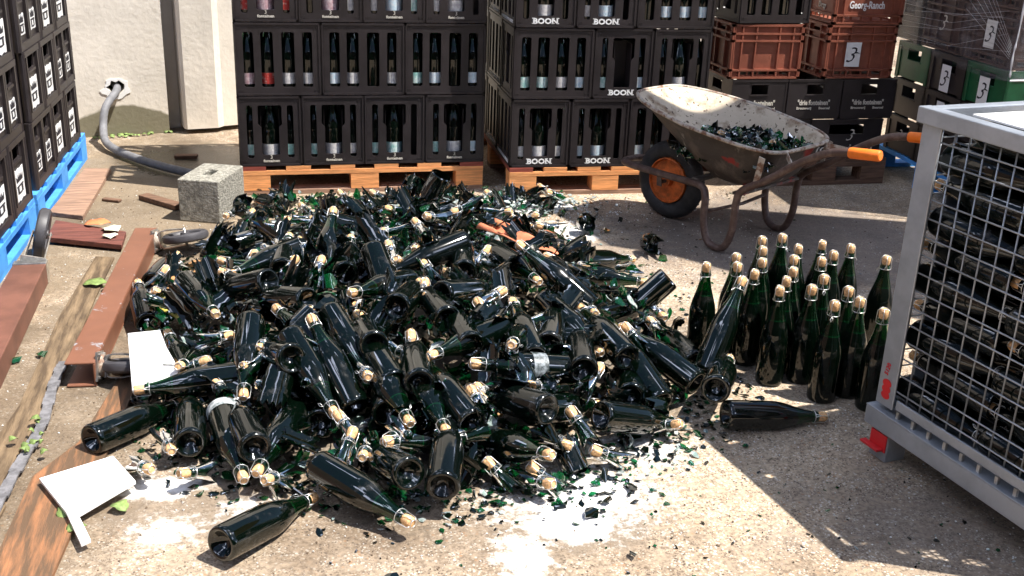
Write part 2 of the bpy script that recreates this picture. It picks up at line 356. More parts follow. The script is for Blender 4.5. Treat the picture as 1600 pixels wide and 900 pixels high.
g = MB(); g.box((0.487, 0.13, -0.05), (6, 0.25, 4.2)); o = g.build('rear_wall', M_pil, None, M=WM.copy()); tag(o, 'concrete wall running behind the crate stacks', 'wall')
# ragged pale edge round the hole
g = MB()
ring = []
for k in range(24):
    q = k * math.pi / 12; rr_ = 0.055 + 0.02 * rnd.random() + (0.015 if math.sin(q) < 0 else -0.004)
    ring.append((hx + rr_ * math.cos(q) * 1.1, hz + rr_ * 0.85 * math.sin(q)))
inner = [(hx + (0.047 + 0.01 * math.sin(k * 2.3)) * math.cos(k * math.pi / 6), hz + (0.037 + 0.008 * math.cos(k * 3.1)) * math.sin(k * math.pi / 6)) for k in range(12)]
g.prism(ring, 0.004, T(0, -0.0005, 0) @ FRONT, holes=[inner[::-1]]); g.build('chipped_rim', M_card, wl)
# hose
hp = WM @ Vector((hx, 0.08, hz)); h0 = WM @ Vector((hx, -0.03, hz - 0.012))
pts = [hp, h0, (-0.745, 1.17, 0.20), (-0.758, 1.10, 0.10), (-0.735, 0.98, 0.05), (-0.66, 0.84, 0.032), (-0.52, 0.63, 0.03), (-0.38, 0.46, 0.03), (-0.2, 0.28, 0.03), (-0.02, 0.12, 0.03)]
def smooth_pts(P, n=6):
    P = [Vector(p) for p in P]; out = []
    for i in range(len(P) - 1):
        a, b, c, d = P[max(i - 1, 0)], P[i], P[i + 1], P[min(i + 2, len(P) - 1)]
        for k in range(n):
            t = k / n
            out.append(0.5 * ((2 * b) + (c - a) * t + (2 * a - 5 * b + 4 * c - d) * t * t + (3 * b - a - 3 * c + d) * t ** 3))
    return out + [P[-1]]
hp_ = smooth_pts(pts, 10)
g = MB(); g.tube(hp_, [0.0225 if k % 2 else 0.0212 for k in range(len(hp_))], 14)
tag(g.build('drain_hose', M_pipe, smooth=True), 'thick grey hose coming out of a hole in the wall and running along the ground', 'hose')

# unseen dark block added behind the camera, so the bottles mirror it below the sky
g = MB(); g.box((-16, -12.0, -0.1), (18, -11.5, 4.2)); wh = g.build('rear_blocker', mat('rear_blocker_wall', (0.045, 0.04, 0.038), 0.9, noise=0.25, scale=0.8)); tag(wh, 'unseen dark block added behind the camera for the bottles to mirror', 'light_blocker')
for k in range(7):
    g = MB(); x = -14 + 4.6 * k; g.box((x, -11.499, 1.0), (x + 1.6, -11.44, 3.2)); g.build('window', M_black, wh)  # dark panes on the added block
g = MB(); g.box((-16.4, -12.2, 4.2), (18.4, -11.1, 4.4)); g.build('rear_blocker_top', M_woodd, wh)
g = MB(); g.box((-9.3, -10.5, -0.1), (-9.0, 4, 5.5)); tag(g.build('left_blocker', mat('side_brick', (0.13, 0.085, 0.07), 0.9, noise=0.2, scale=3)), 'unseen brick-coloured wall added along the left to hold back sky light', 'light_blocker')  # unseen wall, added to cut sky light from the left
# ------------------------------------------------------------------ bottles
PROF = [(0.0001, 0.030), (0.012, 0.027), (0.022, 0.017), (0.030, 0.005), (0.036, 0.0), (0.041, 0.0015), (0.0438, 0.007), (0.0444, 0.016), (0.0444, 0.10), (0.0442, 0.150),
        (0.0432, 0.165), (0.0405, 0.182), (0.0365, 0.198), (0.0315, 0.215), (0.0265, 0.232), (0.0222, 0.248), (0.0188, 0.264), (0.0167, 0.278), (0.0158, 0.286), (0.0182, 0.2875), (0.0182, 0.293), (0.0162, 0.2945), (0.0155, 0.301), (0.0115, 0.302)]
IN = [(0.0112, 0.298), (0.0120, 0.285), (0.0150, 0.262), (0.0225, 0.234), (0.0325, 0.200), (0.0385, 0.175), (0.0408, 0.155), (0.0408, 0.016), (0.036, 0.006), (0.024, 0.021), (0.012, 0.031), (0.0001, 0.034)]
b = MB(); b.lathe(PROF + IN, 26); ME_body = b.mesh('glass_body', M_glass, True, 60)
b = MB(); b.lathe(PROF + IN, 26); ME_plain = b.mesh('glass_body', M_glasss, True, 60)
b = MB(); b.lathe(PROF + [(0.0001, 0.302)], 22); ME_dusty = b.mesh('glass_body', M_glassd, True, 60)
b = MB(); b.lathe([(0.0001, 0.297), (0.0112, 0.297), (0.0122, 0.3035), (0.0138, 0.309), (0.0147, 0.318), (0.0143, 0.326), (0.0118, 0.3305), (0.0001, 0.3315)], 14)
ME_cork = b.mesh('cork', M_cork, True, 50)
def hood(seed):
    r_ = random.Random(seed); b = MB(); n = 12
    b.tube([(0.0190 * math.cos(2 * math.pi * k / n), 0.0190 * math.sin(2 * math.pi * k / n), 0.2875) for k in range(n)], 0.0011, 5, closed=True)
    b.tube([(0.0105 * math.cos(2 * math.pi * k / 8), 0.0105 * math.sin(2 * math.pi * k / 8), 0.3325) for k in range(8)], 0.0011, 5, closed=True)
    for k in range(4):
        a = k * math.pi / 2 + 0.3; da = 0.22
        for s_ in (-1, 1):
            c0, s0 = math.cos(a + s_ * da), math.sin(a + s_ * da); c1, s1 = math.cos(a), math.sin(a)
            b.tube([(0.0200 * c0, 0.0200 * s0, 0.2875), (0.0188 * c1, 0.0188 * s1, 0.306), (0.0176 * c1, 0.0176 * s1, 0.325), (0.0105 * c1, 0.0105 * s1, 0.3325)], 0.0010, 4)
    q = r_.uniform(0, 6.28); c, s_ = math.cos(q), math.sin(q)
    if seed % 2 == 0: b.tube([(0.019 * c, 0.019 * s_, 0.2875), (0.026 * c - 0.004 * s_, 0.026 * s_ + 0.004 * c, 0.281), (0.029 * c, 0.029 * s_, 0.272), (0.025 * c + 0.004 * s_, 0.025 * s_ - 0.004 * c, 0.278), (0.019 * c, 0.019 * s_, 0.2865)], 0.0010, 4)
    return b.mesh('wire_hood', M_wire, True)
ME_hood = [hood(k) for k in range(4)]
LABM = {'t': M_labt, 'w': M_labw, 'r': M_labr, 'p': M_labp, 'b': M_labb}
LABN = {'t': 'teal', 'w': 'white', 'r': 'red', 'p': 'pink', 'b': 'pale blue'}
ME_lab = {}
for k, mm in LABM.items():
    b = MB(); b.lathe([(0.0448, 0.040), (0.0448, 0.092)], 20, a0=math.pi * 0.9, a1=math.pi * 2.1); ME_lab[k] = b.mesh('label', mm, True)
def axis_matrix(base, d, roll=0.0):
    q = Vector(d).normalized().to_track_quat('Z', 'X')
    return Matrix.Translation(base) @ q.to_matrix().to_4x4() @ RZ(roll)
def bottle(M, label, group, cat='bottle', name='corked_bottle', body=None, lab=None, parts=True, i=0):
    r_ = empty(name, M=M); tag(r_, label, cat, group)
    link('glass_body', body or ME_body, r_)
    if parts:
        link('cork', ME_cork, r_); link('wire_hood', ME_hood[i % 4], r_)
    if lab: link('paper_label', ME_lab[lab], r_)
    return r_

# ------------------------------------------------------------------ tall black crates with window slots
CH = 0.345
def slot(x0, x1, z0, z1, c=0.006): return [(x0 + c, z0), (x1 - c, z0), (x1, z0 + c), (x1, z1 - c), (x1 - c, z1), (x0 + c, z1), (x0, z1 - c), (x0, z0 + c)]
def end_panel(mb, W, H):
    z0, z1 = H * 0.115, H * 0.87; zm = H * 0.60; ze = H * 0.55
    holes = [slot(W * 0.125, W * 0.225, z0, z1), slot(W * 0.775, W * 0.875, z0, z1),
             [(W * 0.375, H * 0.16), (W * 0.625, H * 0.16), (W * 0.64, H * 0.175), (W * 0.64, ze), (W * 0.69, zm), (W * 0.69, z1 - 0.006), (W * 0.67, z1), (W * 0.33, z1), (W * 0.31, z1 - 0.006), (W * 0.31, zm), (W * 0.36, ze), (W * 0.36, H * 0.175)]]
    return holes
def long_panel(W, H):
    z0, z1 = H * 0.115, H * 0.87
    return [slot(W * a, W * b_, z0, z1) for a, b_ in ((0.095, 0.215), (0.30, 0.445), (0.545, 0.695), (0.79, 0.905))]
def face(mb, W, H, holes, M, t=0.010):
    mb.prism([(0, 0), (W, 0), (W, H), (0, H)], t, M @ T(0, t, 0) @ FRONT, holes=[h_[::-1] for h_ in holes])
    for a, b_ in (((0, 0), (W, 0.012)), ((0, H - 0.012), (W, H)), ((0, 0), (0.009, H)), ((W - 0.009, 0), (W, H))):
        mb.box((a[0] + 0.001, -0.004, a[1] + 0.001), (b_[0] - 0.001, -0.0003, b_[1] - 0.001), M)
    for x in (0.02, W - 0.02):
        for z in (0.026, H - 0.024):
            for dx in (-0.006, 0.007):
                mb.box((x + dx - 0.003, -0.0025, z - 0.003), (x + dx + 0.003, -0.0002, z + 0.003), M)
def crate_meshes():
    W, D, H = 0.294, 0.394, CH - 0.003
    b = MB()
    F = [(T(-W / 2, -D / 2, 0), W, end_panel(b, W, H)), (T(W / 2, D / 2, 0) @ RZ(R(180)), W, end_panel(b, W, H)),
         (T(W / 2, -D / 2, 0) @ RZ(R(90)), D, long_panel(D, H)), (T(-W / 2, D / 2, 0) @ RZ(R(-90)), D, long_panel(D, H))]
    for k, (M, ww, hs) in enumerate(F):
        face(b, ww, H, hs, M, 0.010 if k < 2 else 0.0095)
    b.box((-W / 2 + 0.011, -D / 2 + 0.011, 0.004), (W / 2 - 0.011, D / 2 - 0.011, 0.012))
    for y in (-(D / 2 - 0.103), 0, D / 2 - 0.103): b.box((-W / 2 + 0.012, y - 0.001, 0.013), (W / 2 - 0.012, y + 0.001, 0.27))
    for x in (-(W / 2 - 0.103), W / 2 - 0.103): b.box((x - 0.001, -D / 2 + 0.012, 0.0135), (x + 0.001, D / 2 - 0.012, 0.268))
    shell = b.mesh('crate_shell', M_crate)
    out = {'shell': shell, 'f': [], 'b': []}
    for M in (T(0, -D / 2 - 0.001, 0), T(0, D / 2 + 0.001, 0) @ RZ(R(180))):
        a = MB(); text_into(a, 'fonteinen', 0.018, M @ T(0, 0, 0.020) @ FRONT, bold=0.03, width=0.078)
        text_into(a, '3', 0.026, M @ T(0, 0, 0.036) @ FRONT); out['f'].append(a.mesh('lettering', M_cream))
        c = MB(); text_into(c, 'BOON', 0.036, M @ T(0, 0, 0.018) @ FRONT, bold=0.04, width=0.122)
        for x in (-0.067, 0.030, 0.053):
            for z in (0.0175, 0.0415): c.box((x, -0.0012, z), (x + 0.014, 0.0, z + 0.0035), M)
        out['b'].append(c.mesh('lettering', M_white))
    for M in (T(W / 2 + 0.001, 0, 0) @ RZ(R(90)), T(-W / 2 - 0.001, 0, 0) @ RZ(R(-90))):
        a = MB(); text_into(a, 'Brouwerij  "drie fonteinen"  Beersel', 0.017, M @ T(0, 0, 0.012) @ FRONT, bold=0.025, width=0.225); out['f'].append(a.mesh('lettering', M_cream))
        c = MB(); text_into(c, 'BROUWERIJ  BOON  LEMBEEK', 0.020, M @ T(0, 0, 0.012) @ FRONT, bold=0.03, width=0.285); out['b'].append(c.mesh('lettering', M_white))
    return out
CM = crate_meshes()
ORD = ['first', 'second', 'third', 'fourth', 'fifth', 'sixth', 'seventh', 'eighth', 'ninth', 'tenth', 'eleventh', 'twelfth']
def tall_crate(x, y, z, rz, side, kind, label, group, SM, bots=''):
    """side 'e': short end to the front, 'l': long side to the front; bots: one letter per front bottle"""
    M = SM @ T(x, y, z) @ RZ((R(-90) if side == 'l' else 0) + rz)
    r_ = empty('bottle_crate', M=M); tag(r_, label, 'crate', group)
    link('crate_shell', CM['shell'], r_)
    for q in ((0,) if side == 'e' else (3,)) + ((2, 3) if (side, kind) == ('e', 'b') else ()): link('lettering', CM[kind][q], r_)
    return M
def fill_front(x, y, z, side, bots, SM, where, group, i0):
    n = len(bots); sp_ = 0.0905 if side == 'e' else 0.094
    d = 0.394 if side == 'e' else 0.294
    for k, ch in enumerate(bots):
        if ch == '.': continue
        px = x + (k - (n - 1) / 2) * sp_
        ang = rnd.uniform(-0.5, 0.5)
        lb = {'t': 'teal label', 'w': 'white label', 'r': 'red label', 'p': 'pink label', 'b': 'pale blue label', 'n': 'hidden label'}[ch]
        nm = {3: ['left', 'middle', 'right'], 4: ['first', 'second', 'third', 'fourth']}[n][k]
        bottle(SM @ T(px, y - d / 2 + 0.011 + 0.0455, z + 0.013) @ RZ(ang), '%s bottle, %s window of %s' % (lb.replace(' label', '-labelled').replace('hidden-labelled', 'unlabelled'), nm, where), group, i=k + i0, lab=None if ch == 'n' else ch, body=ME_plain)

def pallet(name, SM, W, D, label, group, paint=None, nb=3, ends=(0.14, 0.14, 0.14), red=(), skip_front=False):
    """boards along Y on top of cross boards; front is the -Y side, W along X"""
    r_ = empty(name, M=SM); tag(r_, label, 'pallet', group)
    wm = paint or M_wood
    n = 6
    for k in range(n):
        x0 = k * (W - 0.12) / (n - 1)
        g = MB(); g.box((x0, 0.002, 0.122), (x0 + 0.12, D, 0.1425)); link('deck_board', g.mesh('deck_board', M_woodr if (k in red and not paint) else wm), r_)
    for y0 in (0.0, D / 2 - 0.05, D - 0.1):
        g = MB(); g.box((0, y0, 0.10), (W, y0 + 0.1, 0.1215)); link('stringer', g.mesh('stringer', wm), r_)
        for bx in (0, W / 2 - 0.07, W - 0.14):
            g = MB(); g.box((bx + 0.001, y0 + 0.001, 0.0225), (bx + 0.139, y0 + 0.099, 0.0995)); link('block', g.mesh('block', wm), r_)
        g = MB(); g.box((0, y0 + 0.002, 0.0), (W, y0 + 0.098, 0.022)); link('skid', g.mesh('skid', M_woodp if not paint else paint), r_)
    return r_

# left stack of the 3 fonteinen crates
S1 = Matrix.Identity(4)
pallet('wooden_pallet', S1, 1.2, 1.0, 'raw wood pallet under the left stack of drie fonteinen crates, beside the concrete block', 'pallets under the crate stacks', red=(0, 5))
rows1 = [('e', ['twt', 'tww', 'tt.', 'twb']), ('l', ['prww', 'bwnw', 'tbnb']), ('e', ['rpr', 'npw', 'wbt', 'ww.']), ('l', ['', '', ''])]
POS = ['left', 'second from left', 'third from left', 'right']; POS3 = ['left', 'middle', 'right']
RN = ['bottom', 'second', 'third', 'fourth']
for rI, (side, fills) in enumerate(rows1):
    n = len(fills); wd = 1.2 / n
    for k, fl in enumerate(fills):
        pos = (POS if n == 4 else POS3)[k]; z = 0.144 + rI * CH; x = wd * (k + 0.5) + rnd.uniform(-0.001, 0.001); dy = 0.2 if side == 'e' else 0.15
        where = '%s crate, %s row, left stack' % (pos, RN[rI])
        tall_crate(x, dy + 0.003, z, rnd.uniform(-0.004, 0.004), side, 'f', 'black drie fonteinen bottle crate, %s in the %s row of the left stack' % (pos, RN[rI]), 'black crates of the left stack', S1)
        if fl: fill_front(x, dy + 0.003, z, side, fl, S1, where, 'bottles inside the left crate stack', k)
    # a second file of crates behind the front one
    for k in range(3):
        tall_crate(0.2 + 0.4 * k, 0.60, 0.144 + rI * CH, 0, 'l', 'f', 'black crate in the rear file of the left stack, hidden behind the front crates', 'rear crates of the left stack', S1)
# Boon stack
S2 = T(1.307, -0.139, 0) @ RZ(-0.032)
pallet('wooden_pallet', S2, 1.0, 1.2, 'raw wood pallet with red boards under the BOON crates, beside the wheelbarrow wheel', 'pallets under the crate stacks', red=(0, 4))
rows2 = [[('e', 'www'), ('e', 'bb.'), ('l', 'bb..')], [('l', 'ttwb'), ('e', 't.b'), ('e', 'nwn')], [('e', 'nwn'), ('e', 'wb.'), ('l', 'nbbb')], [('l', ''), ('e', ''), ('e', '')]]
for rI, row in enumerate(rows2):
    x = 0.0
    for k, (side, fl) in enumerate(row):
        wd = 0.3 if side == 'e' else 0.4; dy = 0.2 if side == 'e' else 0.15; z = 0.144 + rI * CH
        where = '%s BOON crate, %s row' % (POS3[k], RN[rI])
        tall_crate(x + wd / 2 + 0.003 * k, dy + 0.003 + rnd.uniform(0, 0.006), z, rnd.uniform(-0.006, 0.006), side, 'b', 'black BOON bottle crate, %s in the %s row of the middle stack' % (POS3[k], RN[rI]), 'black BOON crates of the middle stack', S2)
        if fl: fill_front(x + wd / 2 + 0.003 * k, dy + 0.006, z, side, fl, S2, where, 'bottles inside the BOON stack', k)
        x += wd
    for k, yy in enumerate((0.55, 0.96)):
        for xx in (0.155, 0.5):
            tall_crate(xx, yy, 0.144 + rI * CH, 0, 'e', 'b', 'black crate in the rear of the middle stack behind the BOON crates', 'rear crates of the middle stack', S2)
# dark stack further back, seen in the gap between the two
g = MB()

# ------------------------------------------------------------------ left edge stack: crates with crowned labels on blue pallets
LH = 0.298
def crown_label(a, b_, w_, h_, M):
    """white label with wavy edge (a), black crown and cup print (b_)"""
    r_ = random.Random(int(w_ * 1000)); n = 7; P = []
    for k in range(n): P.append((-w_ / 2 + w_ * k / n, -h_ / 2 + r_.uniform(-.004, .004)))
    for k in range(n): P.append((w_ / 2 + r_.uniform(-.003, .003), -h_ / 2 + h_ * k / n))
    for k in range(n): P.append((w_ / 2 - w_ * k / n, h_ / 2 + r_.uniform(-.004, .004)))
    for k in range(n): P.append((-w_ / 2 + r_.uniform(-.003, .003), h_ / 2 - h_ * k / n))
    a.prism(P, 0.0015, M @ FRONT)
    k = w_ / 0.09; y0 = h_ * 0.10
    cr = [(-0.03, y0), (0.03, y0), (0.034, y0 + .026), (0.019, y0 + .013), (0.013, y0 + .030), (0.005, y0 + .013), (0, y0 + .034), (-0.005, y0 + .013), (-0.013, y0 + .030), (-0.019, y0 + .013), (-0.034, y0 + .026)]
    b_.prism([(x * k, y) for x, y in cr], 0.001, M @ T(0, -0.0017, 0) @ FRONT)
    y1 = -h_ * 0.06
    for x0, x1, za, zb in ((-0.032, 0.032, y1, y1 + 0.007), (-0.028, -0.013, y1 - 0.028, y1 - 0.002), (0.012, 0.027, y1 - 0.028, y1 - 0.002), (-0.012, 0.011, y1 - 0.030, y1 - 0.023)):
        b_.box((x0 * k, -0.0027, za), (x1 * k, -0.0017, zb), M)
def left_crate_meshes():
    W, D, H = 0.306, 0.420, LH - 0.002
    out = {}
    for kind, (w_, d_) in {'e': (W, D), 'l': (D, W)}.items():
        b = MB(); la = MB(); lp = MB()
        for side, M in ((0, T(0, -d_ / 2, 0)), (1, T(0, d_ / 2, 0) @ RZ(R(180)))):
            if kind == 'e': wins = [(-0.062, 0.062)]; 
            else: wins = [(-0.145, -0.060), (0.060, 0.145)]
            holes = [slot(w_ / 2 + x0, w_ / 2 + x1, H * 0.70, H * 0.90, 0.004) for x0, x1 in wins]
            b.prism([(0.02, 0.006), (w_ - 0.02, 0.006), (w_ - 0.02, H - 0.006), (0.02, H - 0.006)], 0.008, M @ T(-w_ / 2, 0.0195, 0) @ FRONT, holes=[h_[::-1] for h_ in holes])
            # bottom and top rim, ribs, sloping sill under each window
            b.box((-w_ / 2 + 0.012, 0.001, 0), (w_ / 2 - 0.012, 0.0113, 0.034), M); b.box((-w_ / 2 + 0.012, -0.002, H - 0.024), (w_ / 2 - 0.012, 0.0113, H), M)
            ribs = (-0.105, 0.105) if kind == 'e' else (-0.178, -0.012, 0.012, 0.178)
            for x in ribs: b.box((x - 0.009, -0.001, 0.035), (x + 0.009, 0.0113, H - 0.025), M)
            for x0, x1 in wins: b.box((x0 - 0.006, 0.004, H * 0.655), (x1 + 0.006, 0.0113, H * 0.69), M)
            if kind == 'e': crown_label(la, lp, 0.148, 0.132, M @ T(0, 0.0090, 0.105))
            else:
                for x in (-0.115, 0.115): crown_label(la, lp, 0.100, 0.088, M @ T(x * 0.9, 0.0090, 0.105))
        for side, M in ((0, T(-w_ / 2, 0, 0) @ RZ(R(-90))), (1, T(w_ / 2, 0, 0) @ RZ(R(90)))):
            b.box((-d_ / 2 + 0.02, 0.012, 0.004), (d_ / 2 - 0.02, 0.02, H - 0.006), M)
        for sx in (-1, 1):
            for sy in (-1, 1):
                b.tube([(sx * (w_ / 2 - 0.0135), sy * (d_ / 2 - 0.0135), 0.001), (sx * (w_ / 2 - 0.0135), sy * (d_ / 2 - 0.0135), H - 0.001)], 0.0165, 10)
        b.box((-w_ / 2 + 0.03, -d_ / 2 + 0.03, 0.004), (w_ / 2 - 0.03, d_ / 2 - 0.03, 0.012))
        out[kind] = (b.mesh('crate_shell', M_crate), la.mesh('crown_sticker', M_white), lp.mesh('sticker_print', M_black))
    return out
LM = left_crate_meshes()
# local X runs along the stack from its far end toward the camera, front (-Y local) faces the yard
LD = Vector((-0.038, -1, 0)).normalized()
S3 = T(-0.812, 0.80, 0) @ RZ(math.atan2(-LD.y, -LD.x))
S3L = S3
seq = {0: 'eelee', 1: 'leelee'[0:6], 2: 'eelele', 3: 'leelee'}
pal = ['far', 'second', 'third', 'fourth', 'fifth', 'sixth']
for rI in range(4):
    x = 0.085 if rI != 1 else 0.065
    for k, ch in enumerate({0: 'eelee', 1: 'leelee', 2: 'eeleel', 3: 'leelee'}[rI]):
        wd = 0.312 if ch == 'e' else 0.428
        if x < 1.2 and x + wd > 1.24: x = 1.245
        dep = 0.420 if ch == 'e' else 0.306
        r_ = empty('crown_crate', M=S3 @ T(-x - wd / 2, dep / 2 + 0.005 + rnd.uniform(0, 0.005), 0.144 + rI * LH)); x += wd
        tag(r_, 'black crown-stickered crate, %s the wall, %s row up, left edge' % (['nearest', 'second from', 'third from', 'fourth from', 'fifth from', 'sixth from'][k], RN[rI]), 'crate', 'crown crates at the left edge')
        a, b_, c_ = LM[ch]; link('crate_shell', a, r_); s_ = link('crown_sticker', b_, r_); link('sticker_print', c_, s_)
for k, x0 in enumerate((0.0, 1.245)):
    pr = pallet('blue_pallet', S3 @ T(-x0 - 1.2, 0, 0), 1.2, 0.8, ['blue painted pallet under the crown crates, next to the wall', 'blue painted pallet under the crown crates, beside the caster wheel'][k], 'blue pallets at the left edge', paint=M_blue)

# ------------------------------------------------------------------ right stack
def ribbed_crate(M, W, D, H, m, label, group, texts=(), plain=False):
    r_ = empty('ribbed_crate', M=M); tag(r_, label, 'crate', group)
    b = MB()
    for FM, ww, fr in ((T(-W / 2, -D / 2, 0), W, 1), (T(W / 2, D / 2, 0) @ RZ(R(180)), W, 1), (T(-W / 2, D / 2, 0) @ RZ(R(-90)), D, 0), (T(W / 2, -D / 2, 0) @ RZ(R(90)), D, 0)):
        holes = []
        for k in range(5):
            x0 = ww * (0.14 + 0.145 * k); holes.append([(x0, 0.020), (x0 + ww * 0.12, 0.020), (x0 + ww * 0.12, 0.036), (x0, 0.036)][::-1])
        if not fr: holes.append([(ww * 0.38, H * 0.80), (ww * 0.62, H * 0.80), (ww * 0.62, H * 0.90), (ww * 0.38, H * 0.90)][::-1])
        b.prism([(0, 0), (ww, 0), (ww, H), (0, H)], 0.006, FM @ T(0, 0.020, 0) @ FRONT, holes=holes)
        for z in (0.006, 0.045, H * 0.70, H * 0.83, H - 0.006): b.box((0, 0.0, z - 0.005), (ww, 0.0138, z + 0.005), FM)
        for f in ((0.02, 0.15, 0.85, 0.98) if plain else (0.02, 0.15, 0.34, 0.66, 0.85, 0.98)) if fr else ((0.03, 0.97) if plain else (0.03, 0.3, 0.7, 0.97)):
            for z0, z1 in ((0.012, 0.039), (0.051, H * 0.70 - 0.006), (H * 0.70 + 0.006, H * 0.83 - 0.006), (H * 0.83 + 0.006, H - 0.012)):
                b.box((ww * f - 0.004, 0.001, z0), (ww * f + 0.004, 0.0137, z1), FM)
    b.box((-W / 2 + 0.022, -D / 2 + 0.022, 0.004), (W / 2 - 0.022, D / 2 - 0.022, 0.012))
    b.build('crate_shell', m, r_)
    for s_, size, wd, TM, mm, sh in texts:
        t_ = MB(); text_into(t_, s_, size, TM, bold=0.02, width=wd, shear=sh); t_.build('lettering', mm, r_)
    return r_
def three_card(parent, M, w_=0.075, h_=0.115, paint=True, ch=M_black):
    if paint:
        b = MB(); b.prism([(-w_ / 2, -h_ / 2), (w_ / 2, -h_ / 2), (w_ / 2, h_ / 2), (-w_ / 2, h_ / 2)], 0.0015, M @ FRONT); c = b.build('white_card', M_card, parent)
    else: c = parent
    b = MB(); k = h_ / 0.115
    text_into(b, '3', 0.105 * k, M @ T(-0.006 * k, -0.0017, -0.036 * k) @ FRONT, shear=0.35, bold=-0.012, ext=0.0006)
    b.tube([(0.004 * k, -0.0022, 0.006 * k), (0.020 * k, -0.0022, 0.010 * k), (0.034 * k, -0.0022, 0.006 * k)], [0.001 * k, 0.0028 * k, 0.0008 * k], 6, M=M)
    b.build('printed_three', ch, c, smooth=True)
S4 = T(2.7, -0.1, 0)
pallet('wooden_pallet', T(2.70, -0.107, 0), 0.72, 1.0, 'dark weathered pallet in the shade under the right-hand crates behind the wheelbarrow', 'pallets under the crate stacks', paint=M_woodd)
GR = 'crates of the stack behind the wheelbarrow'
def plain_crate(cx, z, W, H, label, big=False, letters=True):
    D = 0.40 if W < 0.35 else 0.33
    r_ = empty('plain_crate', M=T(cx, -0.1 + D / 2, z)); tag(r_, label, 'crate', GR)
    b = MB()
    for FM, ww in ((T(-W / 2, -D / 2, 0), W), (T(W / 2, D / 2, 0) @ RZ(R(180)), W), (T(-W / 2, D / 2, 0) @ RZ(R(-90)), D), (T(W / 2, -D / 2, 0) @ RZ(R(90)), D)):
        hw = ww * (0.15 if not big else 0.24)
        holes = [slot(ww / 2 - hw, ww / 2 + hw, H * 0.62, H * 0.86, 0.004)[::-1]]
        b.prism([(0, 0.012), (ww, 0.012), (ww, H - 0.002), (0, H - 0.002)], 0.008, FM @ T(0, 0.010, 0) @ FRONT, holes=holes)
        b.box((0.0, -0.001, H - 0.014), (ww, 0.0017, H - 0.003), FM); b.box((0.008, 0.003, 0.0), (ww - 0.008, 0.012, 0.012), FM)
        for z0 in (H * 0.59, H * 0.865): b.box((ww / 2 - hw - 0.004, -0.002, z0), (ww / 2 + hw + 0.004, 0.0018, z0 + 0.006), FM)
    b.box((-W / 2 + 0.012, -D / 2 + 0.013, 0.013), (W / 2 - 0.012, D / 2 - 0.013, 0.02))
    b.build('crate_shell', M_crate, r_)
    if letters:
        t_ = MB(); FM = T(0, -D / 2 + 0.0008, 0)
        if big:
            text_into(t_, 'fonteinen', 0.062, FM @ T(0.0, 0, H * 0.17) @ FRONT, width=0.33, shear=0.15)
        else:
            text_into(t_, '"drie fonteinen"', 0.036, FM @ T(0, 0, H * 0.36) @ FRONT, bold=0.03, width=0.185)
            text_into(t_, 'Brouwerij       Beersel', 0.018, FM @ T(0, 0, H * 0.25) @ FRONT, bold=0.02, width=0.19)
        t_.build('lettering', M_cream, r_)
        if big:
            e = link('logo_anchor', None, r_) if False else None
            three_card(r_, FM @ T(0.03, 0, H * 0.60), 0.07, 0.10, False, M_cream)
    return r_
plain_crate(2.735, 0.144, 0.41, 0.216, 'black crate on the bottom row behind the wheelbarrow tray, left of the large fonteinen crate')
plain_crate(3.16, 0.144, 0.42, 0.216, 'black crate with large slanted fonteinen lettering in the bottom row behind the grips', big=True)
for k, (cx, nm) in enumerate(((2.63, 'left'), (2.945, 'middle'), (3.26, 'right'))):
    plain_crate(cx, 0.361, 0.31, 0.212, 'black crate with quoted drie fonteinen lettering, %s of three under the brown crates' % nm)
FRB = T(0, -0.152, 0)
ribbed_crate(T(2.645, 0.05, 0.575), 0.40, 0.30, 0.275, M_crateb, 'brown ribbed crate, left one of the pair directly above the drie fonteinen crates', GR)
o = ribbed_crate(T(3.175, 0.05, 0.575), 0.40, 0.30, 0.275, M_crateb, 'brown ribbed crate carrying a white card with a black three', GR)
three_card(o, T(-0.045, -0.152, 0.125), 0.085, 0.125)
ribbed_crate(T(3.19, 0.05, 0.853), 0.40, 0.30, 0.275, M_crateb, 'brown ribbed crate with white Georg-Ranch lettering, topmost at the right', GR, plain=True,
             texts=(('Georg-Ranch', 0.052, 0.20, T(-0.01, -0.1385, 0.080) @ FRONT, M_white, 0.0), ('Brassee', 0.04, 0.12, T(-0.1885, 0, 0.125) @ RZ(R(-90)) @ FRONT, M_cream, 0.0), ('Dray', 0.04, 0.08, T(-0.1885, 0, 0.070) @ RZ(R(-90)) @ FRONT, M_cream, 0.0)))
tall_crate(2.66, 0.055, 0.856, 0.06, 'l', 'f', 'black crate with tall slots standing on the left brown crate', GR, Matrix.Identity(4))
for k in range(3):
    bottle(T(2.56 + 0.094 * k, -0.03, 0.868), 'dark bottle with silver neck foil, %s in the black crate on the brown crate' % ['left', 'middle', 'right'][k], 'bottles in the black crate above the brown crate', i=k)
